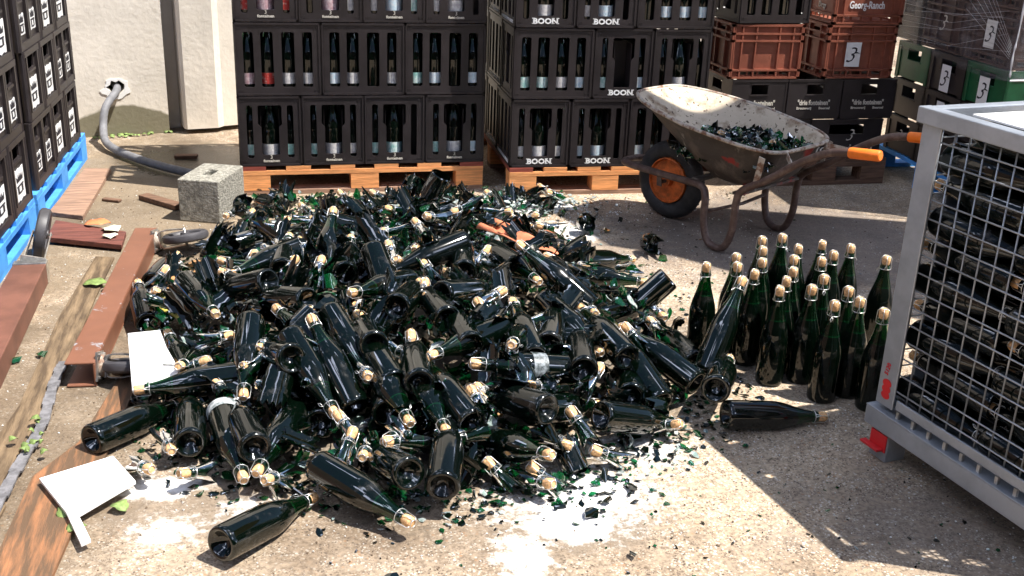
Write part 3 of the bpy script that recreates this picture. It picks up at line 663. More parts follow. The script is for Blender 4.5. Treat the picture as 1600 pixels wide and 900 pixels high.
# stack 5: wrapped pallet with its long side turned to the yard
S5 = T(3.50, -0.83, 0) @ RZ(R(86))     # local X runs away along the visible side, local -Y ... right face
G5 = 'crates of the wrapped pallet'
def panel_crate(M, W, D, H, m, label, win=(0.3, 0.7)):
    r_ = empty('window_crate', M=M); tag(r_, label, 'crate', G5); b = MB()
    for FM, ww in ((T(-W / 2, -D / 2, 0), W), (T(W / 2, D / 2, 0) @ RZ(R(180)), W), (T(-W / 2, D / 2, 0) @ RZ(R(-90)), D), (T(W / 2, -D / 2, 0) @ RZ(R(90)), D)):
        b.prism([(0, 0.008), (ww, 0.008), (ww, H - 0.002), (0, H - 0.002)], 0.008, FM @ T(0, 0.014, 0) @ FRONT, holes=[slot(ww * win[0], ww * win[1], H * 0.55, H * 0.85, 0.004)[::-1]])
        b.box((0.0, 0.0, H - 0.03), (ww, 0.0057, H - 0.003), FM); b.box((0, 0.0, 0.0), (0.03, 0.0057, H - 0.031), FM); b.box((ww - 0.03, 0.0, 0.0), (ww, 0.0057, H - 0.031), FM)
        b.box((ww * win[0] - 0.008, 0.001, H * 0.52), (ww * win[1] + 0.008, 0.0057, H * 0.545), FM)
    b.box((-W / 2 + 0.02, -D / 2 + 0.02, 0.01), (W / 2 - 0.02, D / 2 - 0.02, 0.018))
    b.build('crate_shell', m, r_); return r_
# faces: side toward the camera-left is the -X world side. Build crates in world axes with a small turn
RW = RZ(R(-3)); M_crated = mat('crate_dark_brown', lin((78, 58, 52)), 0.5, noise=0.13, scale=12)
S5 = T(3.50, -0.86, 0) @ RW
pallet('blue_pallet', S5 @ T(0, 0, 0), 1.0, 1.2, 'blue pallet in the deep shade under the wrapped stack behind the cage', 'blue pallets', paint=M_blue)
def SW(y): return S5 @ T(0, y, 0)
H5 = 0.2
for k, y in enumerate((0.17, 0.51, 0.85)):
    nm = ['nearest the cage', 'in the middle', 'beside the brown crates'][k]
    for rI, z in ((0, 0.144), (1, 0.344)):
        o = panel_crate(SW(y) @ T(0.2, 0, z), 0.40, 0.335, 0.198, M_crate, 'black crate %s in the %s row of the wrapped pallet' % (nm, RN[rI]))
        if (rI, k) in ((1, 1), (0, 2)): three_card(o, T(-0.2005, 0, 0.10) @ RZ(R(-90)), 0.07, 0.11, (rI, k) == (1, 1) or False, M_black if (rI, k) == (1, 1) else M_cream)
    mm = (M_crateg, M_crate, M_crateg)[k]
    o = panel_crate(SW(y) @ T(0.2, 0, 0.544), 0.40, 0.335, 0.198, mm, '%s crate %s in the row just under the plastic wrap' % (('green', 'black', 'green')[k], nm))
    if k < 2: three_card(o, T(-0.2015, 0.0, 0.075) @ RZ(R(-90)), 0.085, 0.135)
for rI in range(4):
    for k, y in enumerate((0.21, 0.62)):
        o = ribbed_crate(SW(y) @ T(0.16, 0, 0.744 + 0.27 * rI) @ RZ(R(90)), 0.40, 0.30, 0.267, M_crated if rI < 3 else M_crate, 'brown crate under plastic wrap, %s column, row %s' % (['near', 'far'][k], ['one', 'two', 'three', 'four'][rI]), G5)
        if rI == 0: three_card(o, T(0.0, 0.1515, 0.14) @ RZ(R(180)), 0.085, 0.13, k == 0, M_black if k == 0 else M_cream)
    panel_crate(SW(0.97) @ T(0.2, 0, 0.744 + 0.27 * rI), 0.40, 0.26, 0.265, M_crate, 'black crate under plastic wrap at the far end, row %s' % ['one', 'two', 'three', 'four'][rI])
    panel_crate(SW(0.3) @ T(0.70, 0, 0.744 + 0.27 * rI), 0.5, 0.56, 0.265, M_crate, 'dark crate under plastic wrap on the cage side, row %s' % ['one', 'two', 'three', 'four'][rI])
panel_crate(SW(0.19) @ T(0.62, 0, 0.544), 0.40, 0.37, 0.198, M_crateg, 'bright green crate on the corner of the wrapped pallet, above the cage rail', win=(0.25, 0.8))
# plastic film
def film_mat():
    m = bpy.data.materials.new('stretch_film'); m.use_nodes = True; t = m.node_tree; N = t.nodes.new; Lk = t.links.new
    for n in list(t.nodes): t.nodes.remove(n)
    out = N('ShaderNodeOutputMaterial'); mx = N('ShaderNodeMixShader'); tr = N('ShaderNodeBsdfTransparent'); pb = N('ShaderNodeBsdfPrincipled')
    pb.inputs['Base Color'].default_value = (0.34, 0.34, 0.36, 1); pb.inputs['Roughness'].default_value = 0.18
    tc = N('ShaderNodeTexCoord'); mp = N('ShaderNodeMapping'); mp.inputs['Scale'].default_value = (1.5, 1.5, 60); Lk(tc.outputs['Object'], mp.inputs[0])
    mp.inputs['Rotation'].default_value = (R(8), R(5), 0)
    n = N('ShaderNodeTexNoise'); n.inputs['Scale'].default_value = 2.2; n.inputs['Detail'].default_value = 4; Lk(mp.outputs[0], n.inputs['Vector'])
    n2 = N('ShaderNodeTexNoise'); n2.inputs['Scale'].default_value = 5; Lk(tc.outputs['Object'], n2.inputs['Vector'])
    ad = N('ShaderNodeMath'); ad.operation = 'MULTIPLY'; Lk(n.outputs[0], ad.inputs[0]); Lk(n2.outputs[0], ad.inputs[1])
    r_ = N('ShaderNodeMapRange'); r_.inputs[1].default_value = 0.2; r_.inputs[2].default_value = 0.42; r_.inputs[3].default_value = 0.06; r_.inputs[4].default_value = 0.42; Lk(ad.outputs[0], r_.inputs[0])
    bp = N('ShaderNodeBump'); bp.inputs['Strength'].default_value = 0.6; bp.inputs['Distance'].default_value = 0.01; Lk(n.outputs[0], bp.inputs['Height']); Lk(bp.outputs[0], pb.inputs['Normal'])
    Lk(r_.outputs[0], mx.inputs[0]); Lk(tr.outputs[0], mx.inputs[1]); Lk(pb.outputs[0], mx.inputs[2]); Lk(mx.outputs[0], out.inputs[0])
    return m
g = MB(); ns = 40
def ring_pt(u, v):
    L_ = [(-0.012, -0.03), (-0.012, 1.12), (0.98, 1.12), (0.98, -0.03)]
    s_ = u * 4; i = int(s_) % 4; f = s_ - int(s_); a = L_[i]; b_ = L_[(i + 1) % 4]
    x = a[0] + (b_[0] - a[0]) * f; y = a[1] + (b_[1] - a[1]) * f
    w_ = 0.006 * math.sin(v * 37 + u * 50) * math.sin(f * math.pi)
    return (x + (w_ if i in (0, 2) else 0), y + (w_ if i in (1, 3) else 0), 0.70 + v * 1.14 - 0.01 * math.sin(u * 31) * (1 - v))
nu, nv = 96, 24
V = [ring_pt(i / nu, j / nv) for j in range(nv + 1) for i in range(nu)]
g.add(V, [(j * nu + i, j * nu + (i + 1) % nu, (j + 1) * nu + (i + 1) % nu, (j + 1) * nu + i) for j in range(nv) for i in range(nu)])
fo = g.build('stretch_film', film_mat(), None, smooth=True, M=S5.copy()); tag(fo, 'clear plastic stretch film wound in bands around the brown crates', 'plastic wrap')
g = MB()
for k in range(18):
    z0 = 0.76 + 0.03 * k; g.tube([(-0.0185, rnd.uniform(0, .1), z0 + rnd.uniform(-0.01, 0.12)), (-0.021, 0.5, z0 + rnd.uniform(-.01, .06)), (-0.0185, rnd.uniform(.8, 1.1), z0)], 0.0005, 3)
for k in range(7): g.tube([(-0.0185, -0.01, 0.80 + 0.01 * k), (-0.022, 0.4, 0.98 + 0.05 * k)], 0.0006, 3)
g.tube(smooth_pts([(-0.012, -0.032, 0.72), (-0.02, -0.036, 0.82), (-0.012, -0.034, 0.95), (-0.018, -0.036, 1.3)], 5), [0.004, 0.006, 0.003, 0.005, 0.006, 0.004, 0.003, 0.006, 0.003, 0.004, 0.003, 0.006, 0.003, 0.004, 0.003, 0.003], 6)
g.tube([(-0.01, -0.034, 0.705), (0.4, -0.04, 0.715), (0.97, -0.04, 0.72)], 0.005, 5)
g.build('film_strand', mat('film_white', (0.7, 0.7, 0.72), 0.3), fo)

# ------------------------------------------------------------------ unseen slab added overhead, cut to the outline of the broad shade
k_ = 3.4 / math.tan(SUN_EL); ox, oy = SUN_TO.x * k_, SUN_TO.y * k_
poly = [(1.46, -0.36), (1.52, -0.62), (1.60, -0.97), (1.84, -1.14), (2.40, -1.86), (3.0, -2.35), (6.5, -4.6), (6.5, -2.35), (3.2, -0.80), (2.35, -0.47)]
g = MB(); g.prism([(x + ox, y + oy) for x, y in poly], 0.06, T(0, 0, 3.4)); tag(g.build('shade_slab', M_woodd), 'unseen overhead slab added to cast the shade around the wheelbarrow', 'shade_blocker')
# ------------------------------------------------------------------ galvanised mesh cage
CMx = Matrix(((0.157, 0.988, 0, 1.760), (-0.988, 0.157, 0, -2.835), (0, 0, 1, 0), (0, 0, 0, 1)))
cage = empty('mesh_cage', M=CMx, label='galvanised mesh cage full of lying dark bottles at the right edge', cat='cage')
CL, CW, CT = 0.70, 1.0, 1.0
for sx in (0, 1):
    for sy in (0, 1):
        g = MB(); X0 = 0 if sx == 0 else CL - 0.068; Y0 = 0 if sy == 0 else CW - 0.006; Xf = 0 if sx == 0 else CL - 0.006; Yf = 0.0065 if sy == 0 else CW - 0.07
        g.box((X0, Y0, 0.163), (X0 + 0.068, Y0 + 0.006, CT - 0.043)); g.box((Xf, Yf, 0.163), (Xf + 0.006, Yf + 0.0635, CT - 0.043))
        bevel(g.build('corner_post', M_galv, cage), 0.002)
        g = MB(); fx = 0.005 if sx == 0 else CL - 0.075; fy = 0.0 if sy == 0 else CW - 0.07
        g.box((fx, fy, 0.0), (fx + 0.07, fy + 0.07, 0.084)); ft = bevel(g.build('foot', M_galv, cage), 0.004)
        if sy == 0 and sx == 0:
            g = MB(); g.box((0.007, -0.005, 0.030), (0.073, -0.0005, 0.083)); g.box((-0.008, -0.026, 0.034), (0.066, -0.0055, 0.042)); bevel(g.build('red_hook', M_red, ft), 0.003)
            g = MB()
            for q in range(3): g.prism([(0.034 + 0.017 * math.cos(a_ * math.pi / 8), 0.012 * math.sin(a_ * math.pi / 8)) for a_ in range(16)], 0.0006 + 0.0004 * q, T(0, -0.0004, 0.196 + 0.018 * q) @ FRONT)
            g.build('red_sticker', M_red, cage)
            g = MB(); text_into(g, '5120', 0.020, T(0.034, -0.001, 0.272) @ RY(R(-80)) @ FRONT, width=0.036); g.build('sticker_print', M_red, cage)
for nm, lo, hi in (('top_rail', (-0.014, -0.012, CT - 0.042), (CL + 0.014, 0.028, CT)), ('top_rail', (-0.014, CW - 0.028, CT - 0.042), (CL + 0.014, CW + 0.012, CT)),
                   ('top_rail', (-0.012, 0.0285, CT - 0.041), (0.028, CW - 0.0285, CT - 0.001)), ('top_rail', (CL - 0.028, 0.0285, CT - 0.041), (CL + 0.012, CW - 0.0285, CT - 0.001)),
                   ('mesh_frame', (0.079, 0.0, 0.172), (CL - 0.079, 0.008, 0.200)), ('flange', (-0.018, -0.016, 0.145), (CL + 0.018, 0.035, 0.1505)), ('flange', (-0.03, CW - 0.035, 0.145), (CL + 0.03, CW + 0.03, 0.1505)),
                   ('base_rail', (-0.018, -0.014, 0.092), (CL + 0.018, -0.008, 0.1445)), ('base_rail', (-0.018, -0.0075, 0.092), (CL + 0.018, 0.032, 0.097)), ('base_rail', (-0.03, CW - 0.03, 0.086), (CL + 0.03, CW + 0.03, 0.1445)),
                   ('base_rail', (-0.028, 0.036, 0.0865), (0.028, CW - 0.036, 0.144)), ('base_rail', (CL - 0.028, 0.036, 0.0865), (CL + 0.028, CW - 0.036, 0.144)),
                   ('floor_plate', (0.008, 0.036, 0.1515), (CL - 0.008, CW - 0.036, 0.16))):
    g = MB(); g.box(lo, hi); bevel(g.build(nm, M_galv, cage), 0.003)
g = MB()
for k in range(11): g.box((0.09 + 0.06 * k, -0.004, 0.151), (0.10 + 0.06 * k, 0.004, 0.1715))
g.build('weld', M_zinc, cage)
def grid(mb, o, du, dv, nu, nv, lu, lv, r=0.0023):
    for k in range(nu): a = Vector(o) + Vector(du) * k; mb.tube([a, a + Vector(lv)], r, 6)
    off = Vector(du).cross(Vector(dv)).normalized() * r * 1.9
    for k in range(nv): a = Vector(o) + Vector(dv) * k + off; mb.tube([a, a + Vector(lu)], r, 6)
for nm, o, du, dv, nu, nv, lu, lv in (('wire_panel', (0.055, 0.012, 0.17), (0.05, 0, 0), (0, 0, 0.05), 13, 16, (CL - 0.11, 0, 0), (0, 0, CT - 0.22)),
                                      ('wire_panel', (0.055, CW - 0.012, 0.17), (0.05, 0, 0), (0, 0, 0.05), 13, 16, (CL - 0.11, 0, 0), (0, 0, CT - 0.22)),
                                      ('wire_panel', (0.012, 0.06, 0.17), (0, 0.05, 0), (0, 0, 0.05), 18, 16, (0, CW - 0.12, 0), (0, 0, CT - 0.22)),
                                      ('wire_panel', (CL - 0.012, 0.06, 0.17), (0, 0.05, 0), (0, 0, 0.05), 18, 16, (0, CW - 0.12, 0), (0, 0, CT - 0.22))):
    g = MB(); grid(g, o, du, dv, nu, nv, lu, lv); g.build(nm, M_galv, cage, smooth=True)
g = MB(); g.box((0.02, 0.10, 0.17), (0.024, CW - 0.05, 0.90)); tag(g.build('liner_sheet', M_galv, None, M=CMx.copy()), 'grey sheet lining the far end of the mesh cage', 'sheet')
g = MB(); g.box((0.13, 0.03, 1.001), (0.31, 0.55, 1.006)); tag(g.build('white_sheet', M_card, None, M=CMx.copy()), 'bright white sheet lying on top of the mesh cage', 'sheet')
for L_ in range(10):
    for row in range(3):
        for e in range(2):
            z = 0.205 + 0.083 * L_; y = 0.075 + 0.092 * row + (0.02 if L_ % 2 else 0) + rnd.uniform(-.006, .006)
            if L_ % 2 == 0: x = (0.03, 0.345)[e]; d = (1, rnd.uniform(-.04, .04), rnd.uniform(-.05, .03))
            else: x = (0.325, 0.64)[e]; d = (-1, rnd.uniform(-.04, .04), rnd.uniform(-.05, .03))
            x += rnd.uniform(-.01, .01)
            D = (CMx.to_3x3() @ Vector(d)); P = CMx @ Vector((x, y, z))
            bottle(axis_matrix(P, D, rnd.uniform(0, 6)), 'corked bottle lying in the cage, %s layer, %s file, %s end, cork pointing %s' % (ORD[L_], ['outer', 'middle', 'inner'][row], ['far', 'near'][e], 'nearer' if L_ % 2 == 0 else 'away'), 'bottles lying inside the mesh cage', i=L_ + row, body=ME_dusty)
for k, (x, y, z, dx, dy) in enumerate(((0.335, 0.075, 0.99, 1, -0.03), (0.36, 0.20, 1.02, 1, 0.06), (0.24, 0.20, 1.052, 1, 0.25))):
    bottle(axis_matrix(CMx @ Vector((x, y, z)), CMx.to_3x3() @ Vector((dx, dy, 0)), 0), 'loose bottle lying on top of the full cage, %s' % ['against the side rail', 'beside the one at the rail', 'partly on the white sheet'][k], 'bottles lying inside the mesh cage', i=k)

# ------------------------------------------------------------------ wheelbarrow
WB = T(2.23, -0.97, 0) @ RZ(math.atan2(0.86, -0.51))
wb = empty('wheelbarrow', M=WB, label='worn wheelbarrow with mortar-caked tray, orange grips and orange wheel rim, holding broken glass', cat='wheelbarrow')
def tray_mat(inside):
    m = mat('tray_inside' if inside else 'tray_outside', (0.60, 0.50, 0.37) if inside else (0.055, 0.043, 0.036), 0.8 if inside else 0.55,
            col2=(0.24, 0.15, 0.085) if inside else (0.15, 0.12, 0.10), scale=9, cmix=(0.50, 0.66), bump=0.3, bscale=30, detail=8)
    t = m.node_tree; b = t.nodes['Principled BSDF']; N = t.nodes.new; Lk = t.links.new
    src = b.inputs['Base Color'].links[0].from_socket; tc = N('ShaderNodeTexCoord')
    n = N('ShaderNodeTexNoise'); n.inputs['Scale'].default_value = 55 if inside else 7; n.inputs['Detail'].default_value = 5; Lk(tc.outputs['Object'], n.inputs['Vector'])
    r_ = N('ShaderNodeValToRGB'); r_.color_ramp.elements[0].position = 0.62; r_.color_ramp.elements[1].position = 0.66; r_.color_ramp.elements[0].color = (0, 0, 0, 1); r_.color_ramp.elements[1].color = (1, 1, 1, 1); Lk(n.outputs[0], r_.inputs[0])
    x = N('ShaderNodeMix'); x.data_type = 'RGBA'; Lk(r_.outputs[0], x.inputs[0]); Lk(src, x.inputs[6]); x.inputs[7].default_value = (0.07, 0.04, 0.025, 1) if inside else (0.30, 0.025, 0.02, 1)
    last = x.outputs[2]
    if not inside:
        n = N('ShaderNodeTexNoise'); n.inputs['Scale'].default_value = 5; n.inputs['Detail'].default_value = 8
        mp = N('ShaderNodeMapping'); mp.inputs['Scale'].default_value = (3, 3, 1); mp.inputs['Location'].default_value = (5, 2, 1); Lk(tc.outputs['Object'], mp.inputs[0]); Lk(mp.outputs[0], n.inputs['Vector'])
        r_ = N('ShaderNodeValToRGB'); r_.color_ramp.elements[0].position = 0.62; r_.color_ramp.elements[1].position = 0.68; r_.color_ramp.elements[0].color = (0, 0, 0, 1); r_.color_ramp.elements[1].color = (1, 1, 1, 1); Lk(n.outputs[0], r_.inputs[0])
        x = N('ShaderNodeMix'); x.data_type = 'RGBA'; Lk(r_.outputs[0], x.inputs[0]); Lk(last, x.inputs[6]); x.inputs[7].default_value = (0.34, 0.32, 0.28, 1); last = x.outputs[2]
    Lk(last, b.inputs['Base Color']); return m
M_trin, M_trout = tray_mat(True), tray_mat(False)
def tray_ring(xr, xf, zr, zf, wr, wm, wf, n=56, p=0.42):
    out = []
    for k in range(n):
        a = 2 * math.pi * k / n; c, s_ = math.cos(a), math.sin(a)
        ux = math.copysign(abs(c) ** p, c); uy = math.copysign(abs(s_) ** p, s_)
        t = (ux + 1) / 2
        wd = wr + (wm - wr) * min(1, t / 0.45) if t < 0.45 else wm + (wf - wm) * ((t - 0.45) / 0.55) ** 1.6
        out.append((xr + (xf - xr) * t, uy * wd, zr + (zf - zr) * t))
    return out
rings = [tray_ring(-0.235, 0.60, 0.478, 0.60, 0.275, 0.315, 0.20), tray_ring(-0.222, 0.585, 0.474, 0.592, 0.262, 0.302, 0.188), tray_ring(-0.20, 0.48, 0.43, 0.50, 0.24, 0.27, 0.165, p=0.45), tray_ring(-0.15, 0.30, 0.335, 0.37, 0.20, 0.21, 0.14, p=0.5), tray_ring(-0.11, 0.19, 0.295, 0.305, 0.165, 0.165, 0.12, p=0.55), tray_ring(-0.05, 0.10, 0.290, 0.292, 0.08, 0.08, 0.06, p=0.6)]
n = 56
def tray_build(off, name, m, flip):
    g = MB(); V = []
    for r_ in rings:
        for (x, y, z) in r_: V.append((x, y * (1 - off * 4), z + off))
    F = []
    for i in range(len(rings) - 1):
        for j in range(n):
            q = (i * n + j, i * n + (j + 1) % n, (i + 1) * n + (j + 1) % n, (i + 1) * n + j); F.append(q if flip else q[::-1])
    lst = tuple((len(rings) - 1) * n + j for j in range(n)); F.append(lst if flip else lst[::-1])
    g.add(V, F); return g.build(name, m, tray, smooth=True)
g = MB(); g.tube([(x, y, z) for x, y, z in rings[0]], 0.0085, 8, closed=True)
M_rimc = mat('tray_rim', (0.50, 0.44, 0.36), 0.7, col2=(0.20, 0.10, 0.06), scale=30, cmix=(0.45, 0.6), bump=0.3)
tray = g.build('tray', M_rimc, wb, smooth=True)
tray_build(0.0, 'tray_outside', M_trout, True); tray_build(0.003, 'tray_lining', M_trin, False)
for sy in (1, -1):
    P = smooth_pts([(-0.67, 0.235 * sy, 0.568), (-0.50, 0.235 * sy, 0.545), (-0.36, 0.235 * sy, 0.475), (-0.22, 0.235 * sy, 0.375), (-0.10, 0.235 * sy, 0.30), (-0.075, 0.235 * sy, 0.24), (-0.07, 0.235 * sy, 0.12), (-0.04, 0.235 * sy, 0.035), (0.01, 0.235 * sy, 0.017), (0.06, 0.235 * sy, 0.045), (0.085, 0.235 * sy, 0.13), (0.09, 0.23 * sy, 0.225), (0.13, 0.21 * sy, 0.262), (0.25, 0.17 * sy, 0.255), (0.45, 0.105 * sy, 0.235), (0.66, 0.085 * sy, 0.235), (0.71, 0.05 * sy, 0.236), (0.715, 0.0, 0.236)], 6)
    g = MB(); g.tube(P, 0.0165, 12); g.build('frame_tube', M_tube, wb, smooth=True)
    g = MB(); a, b_ = Vector((-0.695, 0.235 * sy, 0.570)), Vector((-0.565, 0.235 * sy, 0.557)); g.tube([a, a.lerp(b_, 0.04), a.lerp(b_, 0.96), b_], [0.018, 0.022, 0.022, 0.0205], 14)
    bevel(g.build('grip', M_orange, wb, smooth=True, ang=50), 0.002)
    g = MB(); g.bar((-0.195, 0.262 * sy, 0.465), (-0.165, 0.240 * sy, 0.345), 0.005, 0.028, (1, 0, 0)); g.bar((-0.24, 0.15 * sy, 0.468), (-0.315, 0.225 * sy, 0.448), 0.005, 0.026, (0, 0, 1)); g.build('tray_strut', M_rimc, wb)
g = MB(); g.tube([(0.085, 0.23, 0.16), (0.05, 0, 0.165), (0.085, -0.23, 0.16)], 0.008, 8); g.build('cross_stay', M_tube, wb, smooth=True)
g = MB(); g.box((-0.09, -0.235, 0.272), (-0.05, 0.235, 0.284)); g.box((0.16, -0.19, 0.272), (0.20, 0.19, 0.284)); g.build('tray_support', M_trout, wb)
AX = Vector((0.46, 0, 0.187)); WX = T(*AX) @ RX(R(90))
g = MB(); P = []
for k in range(17):
    a = 2 * math.pi * k / 16; P.append((0.144 + 0.043 * math.cos(a), 0.040 * math.sin(a)))
g.lathe(P, 48); whl = g.build('wheel', M_rubber, wb, smooth=True, M=WX)
g = MB()
for k in range(40):
    a = 2 * math.pi * k / 40
    for s_ in (-1, 1): g.box((0.178, -0.003, 0.002 if s_ > 0 else -0.018), (0.1855, 0.003, 0.018 if s_ > 0 else -0.002), RZ(a + 0.04 * s_))
g.build('tread_block', M_rubber, whl)
g = MB(); g.lathe([(0.108, -0.034), (0.103, -0.036), (0.098, -0.022), (0.060, -0.014), (0.030, -0.020), (0.026, -0.045), (0.0001, -0.045)], 40); g.lathe([(0.108, 0.034), (0.103, 0.036), (0.098, 0.022), (0.060, 0.014), (0.030, 0.020), (0.026, 0.045), (0.0001, 0.045)], 40); g.lathe([(0.108, -0.034), (0.108, 0.034)], 40)
g.build('rim', M_rim, whl, smooth=True, ang=40)
g = MB(); g.tube([(0, 0, -0.085), (0, 0, 0.085)], 0.009, 10); g.build('axle', M_tube, whl, smooth=True)
for sy in (1, -1):
    g = MB(); g.bar((0.46, 0.088 * sy, 0.17), (0.46, 0.094 * sy, 0.235), 0.028, 0.005, (0, 1, 0)); g.build('axle_bracket', M_tube, wb)

# ------------------------------------------------------------------ steel dollies with casters, planks, block, hose and litter on the left
def channel(M, L_, W_, H_, t, m, parent):
    g = MB(); g.box((0, 0, H_ - t), (W_, L_, H_), M); g.box((W_ - t, 0.0, t), (W_, L_, H_ - t), M); g.box((0, 0, 0), (W_, L_, t), M); return bevel(g.build('steel_channel', m, parent), 0.003)
def scuffed():
    m = mat('brown_steel_scuffed', lin((122, 80, 60)), 0.5, noise=0.08, scale=6)
    t = m.node_tree; b = t.nodes['Principled BSDF']; N = t.nodes.new; Lk = t.links.new; src = b.inputs['Base Color'].links[0].from_socket
    tc = N('ShaderNodeTexCoord'); n = N('ShaderNodeTexNoise'); n.inputs['Scale'].default_value = 11; n.inputs['Detail'].default_value = 8; n.inputs['Roughness'].default_value = 0.7; Lk(tc.outputs['Object'], n.inputs['Vector'])
    r_ = N('ShaderNodeValToRGB'); r_.color_ramp.elements[0].position = 0.60; r_.color_ramp.elements[1].position = 0.64; r_.color_ramp.elements[0].color = (0, 0, 0, 1); r_.color_ramp.elements[1].color = (1, 1, 1, 1); Lk(n.outputs[0], r_.inputs[0])
    x = N('ShaderNodeMix'); x.data_type = 'RGBA'; Lk(r_.outputs[0], x.inputs[0]); Lk(src, x.inputs[6]); x.inputs[7].default_value = (0.30, 0.29, 0.30, 1); Lk(x.outputs[2], b.inputs['Base Color']); return m
M_bs = scuffed()
def caster(M, parent, wr=0.095, wt=0.036, fork=0.14, flip=0):
    """mounting plate in the local XZ plane at y=0, fork pointing along +Y, wheel axle along local X"""
    g = MB(); g.box((-0.045, 0.0, -0.038), (0.045, 0.006, 0.045)); 
    for x in (-0.034, 0.034):
        for z in (-0.028, 0.034): g.tube([(x, 0.0065, z), (x, 0.013, z)], 0.006, 6)
    c = g.build('caster', M_zinc, parent, M=M)
    g = MB(); g.tube([(0, 0.0065, 0), (0, 0.022, 0)], [0.036, 0.033], 18); g.build('swivel', M_rimc, c, smooth=True, ang=40)
    g = MB()
    for s_ in (-1, 1):
        P = smooth_pts([(s_ * 0.012, 0.026, 0), (s_ * 0.034, 0.034, 0), (s_ * 0.036, 0.07, 0.0), (s_ * 0.034, fork * 0.8, 0), (s_ * 0.032, fork, 0)], 4); k = len(P)
        for i in range(k - 1):
            wd = 0.052 - 0.030 * i / k; g.bar(P[i], P[i + 1], 0.004, wd, (0, 0, 1))
    g.box((-0.034, 0.0225, -0.028), (0.034, 0.0265, 0.028)); g.build('fork', M_zinc, c)
    Mw = T(0, fork, 0) @ RY(R(90))
    P = [(wr - 0.030, -wt / 2 + 0.004), (wr - 0.012, -wt / 2), (wr - 0.003, -wt / 2 + 0.007), (wr, 0), (wr - 0.003, wt / 2 - 0.007), (wr - 0.012, wt / 2), (wr - 0.030, wt / 2 - 0.004), (wr - 0.034, wt / 2 - 0.012), (0.02, wt / 2 - 0.012), (0.018, wt / 2), (0.0001, wt / 2)]
    P = [(0.0001, -wt / 2), (0.018, -wt / 2), (0.02, -wt / 2 + 0.012), (wr - 0.034, -wt / 2 + 0.012)] + P
    g = MB(); g.lathe(P, 40); w_ = g.build('caster_wheel', M_rubg, c, smooth=True, ang=35, M=Mw)
    g = MB(); g.tube([(0, 0, -0.038), (0, 0, 0.038)], 0.006, 8); g.build('axle', M_zinc, w_, smooth=True)
    return c
# scuffed channel, lying from near (-0.47,-2.08) to far (-0.39,-0.75)
a_ = math.atan2(0.086, 1.34)
D1 = T(-0.514, -2.075, 0.002) @ RZ(-a_)
d1 = empty('steel_dolly', M=D1, label='scuffed brown steel channel tipped on its side with two casters, against the heap', cat='dolly')
channel(Matrix.Identity(4), 1.345, 0.088, 0.082, 0.007, M_bs, d1)
caster(T(0.0885, 1.285, 0.045) @ RZ(R(-97)) @ RX(R(9)) @ RY(R(80)), d1, fork=0.125)
caster(T(0.0885, 0.055, 0.045) @ RZ(R(-92)) @ RY(R(70)), d1, fork=0.105)
D2 = T(-0.815, -3.2, 0.002) @ RZ(R(0.4))
d2 = empty('steel_dolly', M=D2, label='plain brown steel beam with a caster at its far end, at the left edge', cat='dolly')
g = MB(); g.box((0.0, 0, 0.0), (0.118, 2.06, 0.080)); bevel(g.build('steel_beam', M_brown, d2), 0.004)
g = MB(); g.box((-0.002, 2.0605, 0.001), (0.120, 2.10, 0.084)); bevel(g.build('end_cap', M_zinc, d2), 0.004)
caster(T(0.06, 2.10, 0.055) @ RX(R(10)) @ RY(R(14)), d2, fork=0.27, wr=0.105, wt=0.045)
def plank(P, z0, z1, m, label, name='plank', cat='plank'):
    g = MB(); g.prism(P, z1 - z0, T(0, 0, z0)); o = bevel(g.build(name, m), 0.003); tag(o, label, cat); return o
M_wet = mat('wet_plank', lin((84, 68, 50)), 0.65, col2=lin((142, 120, 92)), cmix=(0.4, 0.66), scale=5, stretch=(9, 1, 9), bump=0.4, detail=8)
M_orw = mat('raw_orange_plank', lin((96, 74, 54)), 0.65, col2=lin((158, 108, 72)), cmix=(0.46, 0.66), scale=5, stretch=(9, 1, 9), bump=0.4, detail=8)
G1 = 'wet planks on the ground along the left edge'
plank([(-0.845, -0.25), (-0.69, -0.33), (-0.66, 0.50), (-0.79, 0.52)], 0.001, 0.022, M_woodp, 'pinkish worn plank lying between the blue pallet and the wall')
o = plank([(-0.79, -0.66), (-0.478, -0.80), (-0.478, -0.62), (-0.79, -0.42)], 0.012, 0.034, mat('dark_red_board', lin((108, 62, 52)), 0.7, noise=0.3, scale=6, stretch=(1, 12, 12), bump=0.3), 'short dark red board lying across under a fallen leaf, beside the caster')
plank([(-0.62, -3.6), (-0.455, -3.6), (-0.300, -2.05), (-0.355, -1.98), (-0.43, -2.45), (-0.52, -2.62), (-0.545, -3.1)], 0.001, 0.014, M_orw, 'split orange-brown plank running out of the lower left corner', cat='plank')
plank([(-0.70, -3.6), (-0.63, -3.6), (-0.56, -2.75), (-0.60, -2.75)], 0.001, 0.012, M_wet, 'narrow wet plank at the bottom left corner')
plank([(-0.80, -3.3), (-0.605, -3.3), (-0.590, -2.62), (-0.535, -2.02), (-0.52, -1.35), (-0.50, -0.88), (-0.575, -0.86), (-0.62, -1.5), (-0.63, -2.2), (-0.68, -2.6)], 0.001, 0.010, M_wet, 'long damp plank between the two brown steel bars')
g = MB(); sp_ = smooth_pts([(-0.545, -1.92, 0.02), (-0.548, -2.1, 0.021), (-0.54, -2.35, 0.021), (-0.565, -2.6, 0.018), (-0.585, -2.85, 0.016), (-0.60, -3.2, 0.014)], 6)
for i in range(len(sp_) - 1): g.bar(sp_[i], sp_[i + 1] + Vector((0, -0.001, 0)), 0.026 + 0.004 * (i % 3), 0.006)
tag(g.build('metal_strip', mat('dull_lead', (0.17, 0.165, 0.17), 0.5, noise=0.3, scale=30, bump=0.3)), 'dull grey metal strip lying along the plank at the lower left', 'strip')
